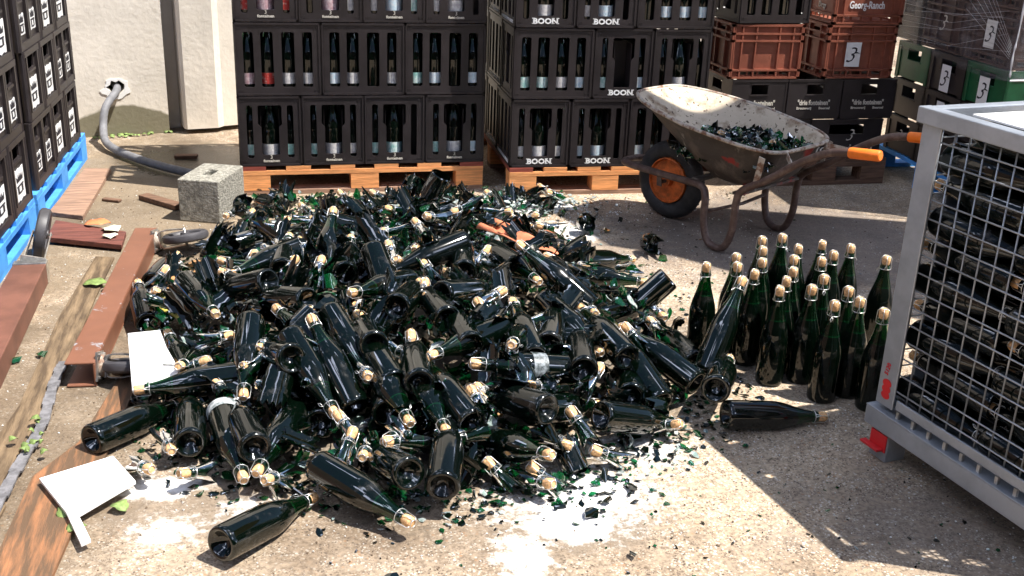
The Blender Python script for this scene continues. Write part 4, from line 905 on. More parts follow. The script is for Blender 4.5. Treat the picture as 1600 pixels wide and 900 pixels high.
# concrete block
g = MB(); poly = [(0, 0), (0.193, 0), (0.193, 0.30), (0, 0.30)]; sl_ = [(0.070, 0.10), (0.115, 0.10), (0.115, 0.20), (0.070, 0.20)][::-1]
g.prism(poly, 0.196, T(0, 0, 0), holes=[sl_]); 
M_block = mat('concrete_block', (0.30, 0.285, 0.24), 0.95, noise=0.35, scale=60, bump=1.0, bscale=110, detail=8)
o = g.build('concrete_block', M_block, M=T(-0.272, -0.385, 0) @ RZ(R(-21))); tag(o, 'rough concrete block with a slot in its top, at the pallet corner', 'block'); bevel(o, 0.006, 3)
g = MB(); g.box((0.075, 0.105, 0.13), (0.11, 0.195, 0.14)); link('slot_bottom', g.mesh('slot_bottom', M_block), o)
# sticks
def stick(a, b_, wd, th, m, label):
    g = MB(); g.bar(a, b_, wd, th); tag(bevel(g.build('wood_stick', m), 0.003), label, 'stick')
stick((-0.46, -0.01, 0.014), (-0.28, -0.21, 0.014), 0.055, 0.024, M_woodd, 'weathered dark stick leaning to the concrete block')
stick((-0.64, -0.02, 0.008), (-0.56, -0.06, 0.008), 0.03, 0.012, M_woodd, 'small dark wood chip near the drain hose')
stick((-0.36, 0.78, 0.01), (-0.24, 0.76, 0.012), 0.05, 0.018, M_woodd, 'dark scrap of wood in the wet shadow by the wall')
# white boards
def quad_board(P, th, name, m, label, cat):
    P = [Vector(p) for p in P]; nrm = (P[1] - P[0]).cross(P[2] - P[0]).normalized()
    if nrm.z < 0: nrm = -nrm
    n = len(P); g = MB(); g.add([p for p in P] + [p - nrm * th for p in P], [tuple(range(n))] + [tuple(range(n, 2 * n))[::-1]] + [(i, i + n, (i + 1) % n + n, (i + 1) % n) for i in range(n)])
    bm = bmesh.new(); me = g.mesh(name, m); bm.from_mesh(me); bmesh.ops.recalc_face_normals(bm, faces=bm.faces); bm.to_mesh(me); bm.free()
    o = link(name, me); tag(o, label, cat); bevel(o, 0.0015); return o
quad_board([(-0.336, -1.974, 0.13), (-0.235, -2.009, 0.15), (-0.205, -2.16, 0.155), (-0.150, -2.33, 0.135), (-0.158, -2.36, 0.130), (-0.292, -2.335, 0.10)], 0.006, 'white_card', M_card, 'blank white card leaning on the caster and the bottles at the left', 'card')
quad_board([(-0.493, -2.673, 0.035), (-0.322, -2.593, 0.04), (-0.252, -2.735, 0.04), (-0.373, -2.864, 0.035), (-0.333, -2.967, 0.028), (-0.353, -2.982, 0.028), (-0.404, -2.845, 0.033)], 0.010, 'white_board', M_card, 'flat white board with a narrow tail lying at the lower left', 'board')
# terracotta sheet and cardboard in the heap
def crumple(name, pts, th, m, label, cat, amp=0.012):
    g = MB(); n = 8; P = [Vector(p) for p in pts]; V = []
    for i in range(n + 1):
        for j in range(n + 1):
            u, v = i / n, j / n; p = P[0].lerp(P[1], u).lerp(P[3].lerp(P[2], u), v); e = 0.5 + 0.5 * math.sin(9 * u + 4 * v)
            V.append(p + Vector((rnd.uniform(-.003, .003), rnd.uniform(-.003, .003), amp * math.sin(7 * u + 3 * v) + rnd.uniform(-.002, .002))))
    g.add(V, [(i * (n + 1) + j, (i + 1) * (n + 1) + j, (i + 1) * (n + 1) + j + 1, i * (n + 1) + j + 1) for i in range(n) for j in range(n)])
    o = g.build(name, m, smooth=True, ang=30); s_ = o.modifiers.new('s', 'SOLIDIFY'); s_.thickness = th; tag(o, label, cat); return o
crumple('terracotta_sheet', [(0.89, -1.38, 0.24), (0.97, -1.35, 0.26), (1.11, -1.56, 0.235), (1.05, -1.60, 0.22)], 0.004, M_clay, 'bent terracotta-coloured sheet on the back of the heap', 'sheet', 0.012)
crumple('terracotta_sheet', [(1.05, -1.30, 0.16), (1.20, -1.36, 0.14), (1.22, -1.42, 0.13), (1.06, -1.38, 0.17)], 0.004, M_clay, 'thin strip of the same terracotta sheet, towards the lying bottle', 'sheet', 0.004)
crumple('cardboard_piece', [(-0.33, -1.30, 0.04), (-0.18, -1.12, 0.06), (-0.10, -1.20, 0.07), (-0.27, -1.42, 0.06)], 0.003, M_cardb, 'brown cardboard flap at the left side of the heap', 'cardboard', 0.008)
crumple('cardboard_piece', [(-0.28, -1.62, 0.06), (-0.20, -1.52, 0.10), (-0.14, -1.60, 0.10), (-0.20, -1.72, 0.06)], 0.003, mat('yellow_card', lin((196, 178, 82)), 0.8), 'small yellow-green card at the left side of the heap', 'cardboard', 0.006)
# leaves and petals
def leaf(x, y, z, sz, rz, m, name, label, cat, group=None):
    g = MB(); n = 8; V = []
    for i in range(n + 1):
        t = i / n; w_ = math.sin(math.pi * t) ** 0.7 * 0.42 * sz
        for s_ in (-1, 0, 1): V.append((t * sz, s_ * w_ * (1 + 0.2 * math.sin(12 * t)), 0.01 * sz * 10 * abs(s_) * (0.3 + 0.2 * math.sin(9 * t)) + 0.012 * math.sin(3 * t)))
    g.add(V, [(i * 3 + j, (i + 1) * 3 + j, (i + 1) * 3 + j + 1, i * 3 + j + 1) for i in range(n) for j in (0, 1)])
    o = g.build(name, m, smooth=True, M=T(x, y, z) @ RZ(rz)); s_ = o.modifiers.new('s', 'SOLIDIFY'); s_.thickness = 0.001; tag(o, label, cat, group); return o
M_orl = mat('orange_leaf', lin((214, 132, 84)), 0.6)
leaf(-0.66, -0.52, 0.036, 0.11, 0.1, M_orl, 'dry_leaf', 'dry orange leaf on the dark red board', 'leaf')
for k, (x, y, rz, s_) in enumerate(((-0.57, -0.57, -0.8, 0.09), (-0.54, -0.66, -1.4, 0.07), (-0.56, -0.60, 0.3, 0.06))): leaf(x, y, 0.036, s_, rz, M_leafp, 'petal', 'pale cream petal beside the orange leaf on the red board', 'petal', 'petals on the red board')
for k in range(11):
    cx, cy_ = ((-0.558, -2.38), (-0.545, -2.50), (-0.555, -2.44))[k % 3]
    leaf(cx + rnd.uniform(-.035, .035), cy_ + rnd.uniform(-.05, .05), 0.018 + 0.003 * (k % 5), rnd.uniform(0.014, 0.034), rnd.uniform(0, 6.28), M_leaf, 'green_leaf', 'small yellow-green weed leaf growing beside the grey metal strip', 'leaf', 'weed leaves beside the metal strip')
for x, y, rz in ((-0.50, -1.22, -0.6), (-0.48, -1.27, 0.2), (-0.58, -1.20, 0.0)): leaf(x, y, 0.012, 0.09, rz, M_leaf, 'green_leaf', 'pale green leaf on the damp plank beside the scuffed channel', 'leaf', 'leaves beside the scuffed channel')
for x, y, rz in ((-0.40, -2.90, 0.4), (-0.27, -2.83, 2.2), (-0.42, -2.84, 1.2)): leaf(x, y, 0.010, 0.05, rz, M_leaf, 'green_leaf', 'green leaf peeking out under the white board', 'leaf', 'leaves under the white board')
for k in range(22):
    x = rnd.uniform(-0.72, -0.35); WYs = -0.02
    P = WM @ Vector((rnd.uniform(0.05, 0.5), -0.015 - 0.03 * rnd.random(), 0.002)); leaf(P.x, P.y, P.z, rnd.uniform(0.02, 0.04), rnd.uniform(0, 6.28), M_leaf, 'moss_tuft', 'tiny green moss tuft at the foot of the wall', 'moss', 'moss tufts at the foot of the wall')

# heap: base centre x, y, z and axis direction of each bottle; cork point and neck direction of each broken neck
WHOLE = [[-0.036, -3.089, 0.060, 0.689, 0.715, -0.119], [-0.386, -2.522, 0.052, 0.694, 0.718, -0.056], [0.201, -2.812, 0.086, 0.634, -0.766, -0.101], [0.495, -2.995, 0.102, 0.239, 0.966, 0.100], [0.045, -2.336, 0.130, -0.997, -0.032, -0.067], [0.097, -2.398, 0.114, 0.079, 0.995, 0.069], [0.155, -2.325, 0.244, 0.331, -0.863, -0.382], [0.322, -2.555, 0.110, -0.321, 0.776, 0.543], [0.281, -2.201, 0.259, 0.267, -0.923, -0.278], [0.045, -2.151, 0.225, -0.084, -0.942, -0.324], [0.163, -1.995, 0.204, -0.654, 0.748, 0.110], [-0.318, -1.321, 0.050, 0.231, 0.973, 0.006], [0.247, -1.567, 0.261, -0.842, -0.528, -0.115], [0.217, -1.143, 0.131, -0.955, -0.262, -0.142], [-0.170, -1.686, 0.186, 0.328, -0.945, -0.004], [0.288, -1.700, 0.173, 0.181, 0.821, 0.542], [0.446, -1.854, 0.336, 0.144, -0.896, -0.420], [0.781, -1.756, 0.318, -0.914, -0.352, -0.201], [1.324, -1.328, 0.069, 0.883, 0.440, -0.166], [1.140, -2.101, 0.187, -0.654, 0.544, 0.526], [0.965, -2.137, 0.236, 0.314, -0.934, -0.173], [1.400, -1.822, 0.091, -0.499, 0.839, -0.217], [1.365, -2.496, 0.080, -0.497, 0.825, 0.270], [1.218, -2.587, 0.073, -0.214, 0.904, 0.370], [1.440, -2.300, 0.052, -0.139, 0.987, 0.082], [0.975, -2.501, 0.156, -0.982, -0.082, 0.169], [0.390, -2.423, 0.189, 0.180, -0.976, -0.120], [0.402, -2.627, 0.122, 0.088, 0.996, 0.018], [0.488, -2.476, 0.172, 0.157, -0.984, -0.083], [0.616, -2.750, 0.138, -0.267, 0.949, 0.170], [0.795, -2.298, 0.218, -0.788, -0.615, 0.037], [0.977, -2.567, 0.185, 0.204, 0.978, 0.044], [1.368, -2.623, 0.122, 0.520, 0.848, -0.107], [1.393, -2.651, 0.052, 0.996, -0.017, -0.092], [1.447, -2.373, 0.056, 0.446, 0.341, 0.828], [-0.122, -2.623, 0.074, -0.045, 0.999, 0.006], [-0.039, -2.490, 0.098, 0.169, -0.979, -0.112], [0.162, -2.490, 0.084, -0.348, -0.936, -0.045], [0.048, -2.756, 0.116, -0.198, 0.979, -0.039], [0.148, -1.765, 0.241, 0.114, 0.992, 0.050], [0.352, -1.886, 0.262, 0.140, 0.988, 0.063], [0.904, -2.444, 0.214, 0.300, 0.953, 0.052], [0.745, -1.913, 0.260, 0.143, 0.985, 0.100], [0.883, -1.725, 0.267, 0.278, -0.961, -0.014], [0.849, -2.490, 0.198, 0.013, 0.986, 0.166], [-0.300, -1.718, 0.051, -0.180, 0.977, 0.113], [-0.135, -2.223, 0.062, -0.268, 0.957, 0.111], [0.621, -2.320, 0.262, -0.122, 0.992, 0.012], [0.618, -2.203, 0.299, 0.761, 0.611, -0.218], [0.475, -2.247, 0.281, 0.410, 0.907, -0.095], [0.667, -2.446, 0.229, -0.102, 0.992, 0.081], [0.490, -2.627, 0.207, 0.067, 0.997, 0.039], [0.814, -2.788, 0.184, -0.496, 0.851, -0.172], [1.139, -2.481, 0.174, -0.187, 0.974, 0.131], [1.121, -2.582, 0.096, 0.323, 0.944, -0.063], [0.591, -2.522, 0.068, -0.652, -0.746, 0.138], [0.271, -2.393, 0.194, -0.462, 0.873, 0.156], [0.564, -1.906, 0.234, -0.669, -0.720, 0.183], [0.388, -2.439, 0.245, -0.063, 0.994, -0.093], [0.105, -1.972, 0.281, -0.595, 0.709, -0.379], [0.793, -2.680, 0.131, 0.796, 0.536, -0.283], [0.156, -2.468, 0.233, -0.286, 0.913, -0.291], [-0.085, -2.020, 0.047, -0.232, -0.907, 0.351], [0.420, -2.945, 0.118, -0.266, 0.927, -0.266], [0.667, -2.676, 0.041, 0.339, -0.881, 0.332], [0.981, -2.729, 0.122, 0.884, 0.334, -0.326], [1.056, -2.042, 0.260, 0.077, 0.995, -0.069], [0.450, -1.269, 0.108, 0.410, 0.912, 0.012], [0.219, -2.129, 0.270, -0.605, 0.762, -0.231], [0.428, -2.568, 0.181, -0.225, 0.958, 0.176], [0.880, -2.247, 0.174, -0.347, -0.893, 0.286], [0.888, -0.912, 0.044, -0.782, 0.594, 0.189], [0.047, -1.737, 0.070, -0.695, 0.718, 0.019], [0.045, -1.553, 0.058, -0.392, 0.919, 0.034], [0.489, -2.087, 0.131, -0.313, -0.944, -0.102], [0.684, -1.584, 0.168, -0.128, -0.988, -0.085], [0.533, -1.245, 0.088, -0.981, 0.068, -0.183], [0.721, -1.104, 0.107, 0.707, -0.703, -0.074], [1.041, -1.636, 0.088, -0.953, 0.269, 0.136], [1.197, -1.917, 0.052, 0.925, 0.371, 0.081], [0.304, -2.589, 0.044, 0.927, 0.360, 0.107], [0.478, -1.034, 0.045, -0.949, 0.314, 0.020], [1.263, -1.257, 0.055, -0.177, 0.984, -0.034], [0.170, -1.086, 0.089, 0.578, 0.806, -0.129], [0.342, -1.503, 0.146, -0.365, -0.931, 0.006], [0.612, -1.317, 0.044, 0.802, -0.587, 0.112], [1.347, -1.240, 0.077, -0.795, 0.586, -0.158], [-0.261, -2.152, 0.068, 0.990, 0.001, -0.139], [0.150, -1.969, 0.044, 0.571, -0.797, 0.196], [0.332, -1.933, 0.066, 0.799, 0.598, -0.063], [-0.068, -1.100, 0.044, 0.973, 0.142, 0.179], [0.417, -2.605, 0.057, 0.986, 0.169, 0.011], [0.808, -2.466, 0.052, 0.495, 0.862, 0.109], [0.558, -1.345, 0.055, 0.167, 0.978, 0.124], [1.068, -1.260, 0.070, 0.146, 0.989, 0.007], [0.231, -1.429, 0.076, -0.931, 0.321, 0.174], [0.222, -2.567, 0.074, 0.326, 0.938, -0.118], [0.915, -0.940, 0.067, -0.990, 0.128, 0.061], [0.822, -0.736, 0.068, 0.001, -1.000, -0.009], [-0.120, -1.012, 0.044, 0.308, -0.933, 0.188], [0.358, -1.858, 0.163, -0.156, -0.979, -0.132], [1.200, -0.984, 0.044, 0.454, -0.870, 0.191], [0.708, -2.246, 0.131, 0.667, 0.719, -0.193], [1.248, -1.405, 0.053, 0.914, -0.405, -0.026], [1.215, -1.244, 0.059, -0.011, 0.997, -0.083]]
NECKS = [[0.154, -1.569, 0.263, 0.453, -0.840, -0.298], [0.197, -1.737, 0.272, -0.501, -0.787, -0.360], [0.194, -0.599, 0.060, 0.759, -0.568, -0.318], [0.376, -0.502, 0.060, -0.388, -0.893, -0.229], [0.515, -1.689, 0.298, 0.153, -0.906, -0.395], [0.480, -1.730, 0.297, 0.348, -0.793, -0.501], [0.598, -1.773, 0.300, 0.320, 0.938, -0.136], [0.666, -1.675, 0.299, 0.772, 0.544, -0.329], [0.774, -1.715, 0.296, -0.665, -0.552, -0.503], [0.860, -1.765, 0.291, -0.639, -0.562, -0.525], [0.663, -2.075, 0.285, 0.699, -0.510, -0.501], [0.591, -2.058, 0.287, -0.278, -0.933, -0.230], [0.528, -2.114, 0.280, -0.126, -0.938, -0.324], [0.628, -2.184, 0.274, 0.607, -0.730, -0.315], [0.835, -2.125, 0.273, -0.839, -0.476, -0.265], [0.346, -2.085, 0.272, 0.924, 0.234, -0.301], [0.359, -2.223, 0.258, 0.511, -0.812, -0.282], [0.351, -2.289, 0.248, 0.651, -0.683, -0.332], [0.502, -2.371, 0.245, 0.007, -0.888, -0.460], [0.790, -2.447, 0.227, -0.172, -0.839, -0.517], [0.631, -2.634, 0.184, 0.308, -0.898, -0.313], [0.378, -2.760, 0.111, 0.946, 0.241, -0.215], [0.265, -2.649, 0.146, 0.427, -0.784, -0.450], [0.320, -2.777, 0.080, 0.249, 0.954, -0.166], [0.302, -2.710, 0.125, -0.411, -0.705, -0.578], [1.234, -2.698, 0.060, -0.627, 0.654, -0.424], [0.942, -2.804, 0.060, 0.902, -0.066, -0.426], [0.785, -2.957, 0.060, -0.499, 0.809, -0.312], [0.751, -2.860, 0.060, 0.713, -0.446, -0.541], [1.041, -2.526, 0.176, -0.670, -0.627, -0.397], [0.797, -2.626, 0.180, 0.825, 0.421, -0.378], [-0.140, -2.752, 0.060, 0.725, 0.594, -0.350], [-0.216, -2.717, 0.060, -0.529, 0.801, -0.279], [0.070, -2.819, 0.060, 0.549, 0.762, -0.342], [0.055, -2.745, 0.060, 0.585, -0.632, -0.508], [-0.170, -2.627, 0.060, -0.223, 0.972, -0.079], [-0.081, -2.282, 0.161, -0.913, 0.112, -0.392], [0.066, -2.310, 0.199, 0.211, 0.963, -0.170], [0.359, -2.538, 0.197, -0.052, 0.985, -0.163], [0.763, -1.701, 0.297, 0.614, -0.648, -0.451], [1.022, -1.843, 0.273, 0.054, 0.989, -0.141], [1.056, -1.809, 0.269, 0.822, -0.348, -0.451], [1.303, -2.218, 0.180, 0.129, -0.976, -0.173], [1.190, -2.290, 0.199, 0.539, -0.553, -0.636], [0.267, -0.389, 0.060, 0.256, -0.943, -0.214], [0.720, -0.539, 0.060, 0.456, -0.868, -0.197], [0.887, -0.607, 0.060, -0.814, -0.473, -0.337], [1.099, -0.729, 0.060, 0.339, 0.937, -0.091], [1.165, -0.264, 0.060, 0.255, -0.949, -0.188], [0.846, -0.288, 0.060, 0.165, -0.966, -0.201], [0.519, -0.517, 0.060, 0.364, -0.907, -0.211], [0.609, -0.208, 0.060, 0.738, -0.622, -0.263], [0.457, -0.193, 0.060, 0.482, -0.797, -0.363], [0.256, -0.634, 0.060, 0.492, 0.856, -0.162], [0.103, -2.327, 0.204, -0.715, -0.485, -0.504], [0.020, -2.369, 0.174, 0.619, 0.624, -0.477], [1.452, -0.175, 0.060, 0.502, -0.803, -0.322], [1.464, -0.294, 0.060, 0.925, 0.132, -0.356], [1.107, -2.244, 0.225, 0.004, 0.982, -0.187], [0.649, -1.412, 0.289, 0.319, -0.896, -0.310], [-0.229, -2.111, 0.130, 0.270, -0.784, -0.559], [-0.283, -1.625, 0.135, 0.737, 0.443, -0.510], [-0.068, -0.532, 0.060, 0.319, 0.938, -0.135], [0.051, -0.467, 0.060, -0.341, -0.910, -0.235], [0.747, -2.814, 0.089, -0.218, 0.943, -0.252], [0.899, -2.705, 0.136, 0.423, -0.658, -0.623], [0.638, -2.836, 0.072, 0.630, -0.536, -0.562], [0.974, -2.187, 0.253, 0.810, -0.242, -0.535], [0.256, -2.431, 0.210, -0.129, 0.977, -0.170], [0.733, -2.199, 0.271, 0.351, -0.798, -0.490]]
# ------------------------------------------------------------------ standing bottles
STAND = [(1.53, -2.118), (1.666, -2.044), (1.63, -2.128), (1.841, -1.876), (1.793, -1.984), (1.737, -2.099), (1.93, -1.856), (1.929, -1.98), (1.859, -2.088), (1.801, -2.200), (1.734, -2.283), (1.675, -2.363), (1.660, -2.204), (2.038, -1.947), (2.025, -2.062), (1.949, -2.115), (1.872, -2.280), (1.784, -2.365), (2.125, -1.999), (1.898, -2.393), (1.787, -2.503), (1.886, -2.484), (2.184, -2.133), (1.91, -2.584)]
import re as _re
order = sorted(range(len(STAND)), key=lambda k: STAND[k][0] * 0.972 - STAND[k][1] * (-0.235))
ORDL = ORD + ['%sth' % s_ for s_ in ('thirteen', 'fourteen', 'fifteen', 'sixteen', 'seventeen', 'eighteen', 'nineteen', 'twentie', 'twenty-fir', 'twenty-second', 'twenty-third', 'twenty-four')]
ORDL = ['first', 'second', 'third', 'fourth', 'fifth', 'sixth', 'seventh', 'eighth', 'ninth', 'tenth', 'eleventh', 'twelfth', 'thirteenth', 'fourteenth', 'fifteenth', 'sixteenth', 'seventeenth', 'eighteenth', 'nineteenth', 'twentieth', '21st', '22nd', '23rd', '24th']
def upright_label(rank):
    n = len(STAND)
    return 'upright corked green bottle, %s counting corks from the heap side to the cage' % ORDL[rank]
def cork_u(k):      # sideways position of the cork seen from the photograph
    p = Vector((STAND[k][0], STAND[k][1], 0.327)) - cam.matrix_world.translation
    return p.dot(R2) / p.dot(Fv)
order = sorted(range(len(STAND)), key=cork_u)
for rank, k in enumerate(order):
    x, y = STAND[k]
    bottle(T(x, y, 0.0005) @ RZ(rnd.uniform(0, 6.28)) @ RX(R(rnd.uniform(-0.6, 0.6))), upright_label(rank), 'bottles standing upright in front of the wheelbarrow', i=k, body=ME_plain)

# ------------------------------------------------------------------ the heap: whole bottles
def hh(x, y):
    r2 = ((x - .62) / .98) ** 2 + ((y + 1.72) / 1.12) ** 2
    return .24 * max(0, 1 - r2) ** .6
def px(P):
    d = Vector(P) - cam.matrix_world.translation; z = d.dot(Fv)
    return (800 + foc * d.dot(R2) / z, 450 - foc * d.dot(U2) / z)
LANDS = [('the concrete block', (330, 320)), ('the white card', (240, 570)), ('the white board', (150, 770)), ('the upper caster wheel', (290, 372)), ('the terracotta sheet', (800, 385)), ('the wheelbarrow wheel', (1040, 290)),
         ('the leftmost upright bottle', (1095, 490)), ('the white spill', (870, 800)), ('the left stack pallet', (580, 290)), ('the cage foot', (1385, 690)), ('the lone bottle in front', (400, 820)), ('the cage', (1400, 600))]
def wdir(u):
    a = math.degrees(math.atan2(-u[1], u[0])) % 360
    return ['right', 'upper right', 'top', 'upper left', 'left', 'lower left', 'bottom', 'lower right'][int((a + 22.5) // 45) % 8]
used = {}
SPECIAL = {0: 'lone whole bottle lying in front of the heap, base toward the viewer', 1: 'whole bottle at the left tip of the heap beside the white board', 2: 'big whole bottle at the front edge, cork pointing down at the ground',
           3: 'bottle leaning neck up at the front of the heap, base showing a deep punt', 4: 'bottle lying level with its cork touching the white card', 15: 'bottle standing neck up out of the back of the heap',
           18: 'whole bottle lying on the ground right of the terracotta sheet, cork toward the wheelbarrow', 33: 'large bottle lying apart with its cork toward the cage', 34: 'bottle leaning against the upright group with a bright blue streak', 32: 'bottle end-on against the lying bottle by the cage',
           25: 'bottle lying level in the middle of the heap with a scratched chalky band', 17: 'long bottle lying below the left pallet, cork toward lower left', 22: 'shiny bottle lying on the heap beside the upright group, cork up left'}
zone = {}
for k, e in enumerate(WHOLE):
    P = Vector(e[:3]); d = Vector(e[3:]); mid = P + d * 0.15
    u0 = px(P); u1 = px(P + d * 0.325); um = px(mid)
    if k in SPECIAL: lb = SPECIAL[k]
    else:
        land = min(LANDS, key=lambda L_: (L_[1][0] - um[0]) ** 2 + (L_[1][1] - um[1]) ** 2)
        zone.setdefault(land[0], []).append((math.dist(land[1], um), k, wdir((u1[0] - u0[0], u1[1] - u0[1]))))
        lb = None
    r_ = bottle(axis_matrix(P, d, (k * 2.4) % 6.28), lb, 'whole bottles lying in the heap', i=k, body=ME_dusty if k % 7 == 3 else None)
    e.append(r_)
for land, L_ in zone.items():
    L_.sort()
    for q, (dd, k, w_) in enumerate(L_):
        o_ = (ORDL + ['%dth' % z for z in range(25, 80)])[q]
        WHOLE[k][6]['label'] = ('whole bottle in the heap, %s nearest %s, neck toward %s' % (o_, land, w_)) if q else ('whole bottle in the heap nearest %s, neck toward %s' % (land, w_))
# chalky band on the scratched bottle
b_ = MB(); b_.lathe([(0.0449, 0.105), (0.0449, 0.150)], 24); link('chalky_band', b_.mesh('chalky_band', mat('chalk', (0.25, 0.28, 0.30), 0.5, col2=(0.02, 0.03, 0.03), scale=60), True), WHOLE[25][6])
b_ = MB(); b_.lathe([(0.0455, 0.002), (0.0455, 0.035)], 24); link('white_band', b_.mesh('white_band', mat('foam_band', (0.5, 0.52, 0.52), 0.5, col2=(0.12, 0.15, 0.15), scale=60), True), WHOLE[36][6])

# ------------------------------------------------------------------ broken pieces
def jagged(prof, seed, n=18, top=True, amp=0.03, t=0.0035):
    """a broken-off piece of revolution with an irregular edge; prof goes from the whole end to the broken end"""
    r_ = random.Random(seed); cut = [r_.uniform(0.45, 1.0) for _ in range(n)]
    cut = [(cut[k] + cut[(k + 1) % n]) / 2 if k % 3 else cut[k] for k in range(n)]
    m_ = len(prof); g = MB(); V = []
    def at(s_):
        x = s_ * (m_ - 1); i = min(int(x), m_ - 2); f = x - i
        return prof[i][0] + (prof[i + 1][0] - prof[i][0]) * f, prof[i][1] + (prof[i + 1][1] - prof[i][1]) * f
    K = 7
    for sh in (0, 1):
        for i in range(K):
            for k in range(n):
                s_ = (i / (K - 1)) * (cut[k] if i > 1 else (0.8 if i else 0)) if i > 1 else (0, 0.12)[i]
                r0, z0 = at(s_ if i > 1 else s_); r0 = max(0.0004, r0 - (t if sh else 0)); a = 2 * math.pi * k / n
                V.append((r0 * math.cos(a), r0 * math.sin(a), z0 + (t if sh and i == 0 else 0)))
    F = []
    for i in range(K - 1):
        for k in range(n):
            k2 = (k + 1) % n; F.append((i * n + k, i * n + k2, (i + 1) * n + k2, (i + 1) * n + k)); o = K * n
            F.append((o + i * n + k, o + (i + 1) * n + k, o + (i + 1) * n + k2, o + i * n + k2))
    for k in range(n):
        k2 = (k + 1) % n; F.append(((K - 1) * n + k, (K - 1) * n + k2, K * n + (K - 1) * n + k2, K * n + (K - 1) * n + k)); F.append((k, K * n + k, K * n + k2, k2))
    g.add(V, F); return g
NECKP = [(0.0115, 0.302), (0.0160, 0.296), (0.0182, 0.290), (0.0160, 0.284), (0.0168, 0.275), (0.019, 0.262), (0.0225, 0.248), (0.028, 0.228), (0.034, 0.208), (0.040, 0.185)]
ME_neck = [jagged(NECKP, 100 + k, 16).mesh('broken_neck', M_glass, True, 40) for k in range(5)]
BODYP = [(0.0432, 0.165), (0.0442, 0.150), (0.0444, 0.12), (0.0444, 0.09), (0.0444, 0.06), (0.0444, 0.01)]
def half_shell(seed):
    r_ = random.Random(seed); n = 12; K = 9; a0 = -r_.uniform(0.8, 1.5); a1 = r_.uniform(0.8, 1.6); L_ = r_.uniform(0.10, 0.19); sh = r_.random() < 0.4; V = []
    e0 = [r_.uniform(0, 0.28) for _ in range(n + 1)]; e1 = [1 - r_.uniform(0, 0.28) for _ in range(n + 1)]; j0 = [r_.uniform(-.18, .18) for _ in range(K)]; j1 = [r_.uniform(-.18, .18) for _ in range(K)]
    for t in (0, 0.0035):
        for i in range(K):
            for k in range(n + 1):
                f = k / n; a = (a0 + j0[i]) + (a1 + j1[i] - a0 - j0[i]) * f; z = e0[k] + (e1[k] - e0[k]) * i / (K - 1); rr = 0.0444 - t
                if sh: rr *= 1 - 0.55 * max(0, z - 0.5) ** 1.2
                V.append((rr * math.cos(a) - 0.03, rr * math.sin(a), (z - 0.5) * L_))
    F = []; o = K * (n + 1)
    for i in range(K - 1):
        for k in range(n):
            q = (i * (n + 1) + k, i * (n + 1) + k + 1, (i + 1) * (n + 1) + k + 1, (i + 1) * (n + 1) + k); F.append(q); F.append(tuple(v + o for v in q[::-1]))
    B = [k for k in range(n + 1)] + [i * (n + 1) + n for i in range(1, K)] + [(K - 1) * (n + 1) + k for k in range(n - 1, -1, -1)] + [i * (n + 1) for i in range(K - 2, 0, -1)]
    for q in range(len(B)): a, b_ = B[q], B[(q + 1) % len(B)]; F.append((b_, a, a + o, b_ + o))
    g = MB(); g.add(V, F); return g
BASEP = [(0.0004, 0.030), (0.022, 0.017), (0.034, 0.001), (0.041, 0.0015), (0.0442, 0.012), (0.0444, 0.05), (0.0444, 0.09), (0.0444, 0.13)]
ME_base = [jagged(BASEP, 200 + k, 18).mesh('broken_base', M_glass if k % 2 else M_shardd, True, 40) for k in range(5)]
for k, e in enumerate(NECKS):
    P = Vector(e[:3]); d = -Vector(e[3:])        # d points to the cork
    M = axis_matrix(P - d * 0.325, d, k * 1.7)
    um = px(P); land = min(LANDS, key=lambda L_: (L_[1][0] - um[0]) ** 2 + (L_[1][1] - um[1]) ** 2)
    r_ = empty('broken_bottle_neck', M=M); NECKS[k].append((land, math.dist(land[1], um), r_))
    tag(r_, 'broken neck', 'bottle neck', 'broken corked necks in the heap')
    link('neck_glass', ME_neck[k % 5], r_); link('cork', ME_cork, r_); link('wire_hood', ME_hood[k % 4], r_)
zn = {}
for e in NECKS: land, dd, r_ = e[6]; zn.setdefault(land[0], []).append((dd, r_.name, r_))
for land, L_ in zn.items():
    for q, (dd, _, r_) in enumerate(sorted(L_, key=lambda a: a[:2])):
        r_['label'] = ('corked neck of a smashed bottle, %s nearest %s' % ((ORDL + ['%dth' % z for z in range(25, 60)])[q], land)) if q else 'corked neck of a smashed bottle, the one nearest %s' % land
ME_shell = [half_shell(400 + k).mesh('broken_wall', M_glass if k % 3 else M_shardd, True, 40) for k in range(8)]
ME_tubeb = [jagged(BODYP, 500 + k, 18).mesh('broken_body', M_glass, True, 40) for k in range(3)]
def in_heap(x, y, lo=0.0): return hh(x, y) > lo
def frag_place(n, me_list, name, label, cat, group, region, zf, sc_=(0.8, 1.1)):
    out = []
    for k in range(n):
        for _ in range(200):
            x, y, ok = region()
            if ok: break
        q = Quaternion((rnd.gauss(0, 1), rnd.gauss(0, 1), rnd.gauss(0, 1), rnd.gauss(0, 1))).normalized(); s_ = rnd.uniform(*sc_)
        o = link(name, me_list[k % len(me_list)]); o.matrix_world = T(x, y, zf(x, y)) @ q.to_matrix().to_4x4() @ Matrix.Scale(s_, 4)
        tag(o, label, cat, group); out.append(o)
    return out
def reg_heap():
    x, y = rnd.uniform(-0.4, 1.5), rnd.uniform(-2.95, -0.6); return x, y, hh(x, y) > 0.03 and inside(x, y)
def inside(x, y): return x < 1.16 + 0.24 * max(0, -(y + 0.85))
def reg_back():
    x, y = rnd.uniform(0.0, 1.45), rnd.uniform(-0.95, -0.12); return x, y, y > -0.95 + 0.25 * abs(x - 0.7) and x < 1.2 + 0.3 * rnd.random() and not (x < 0.25 and y < -0.75)
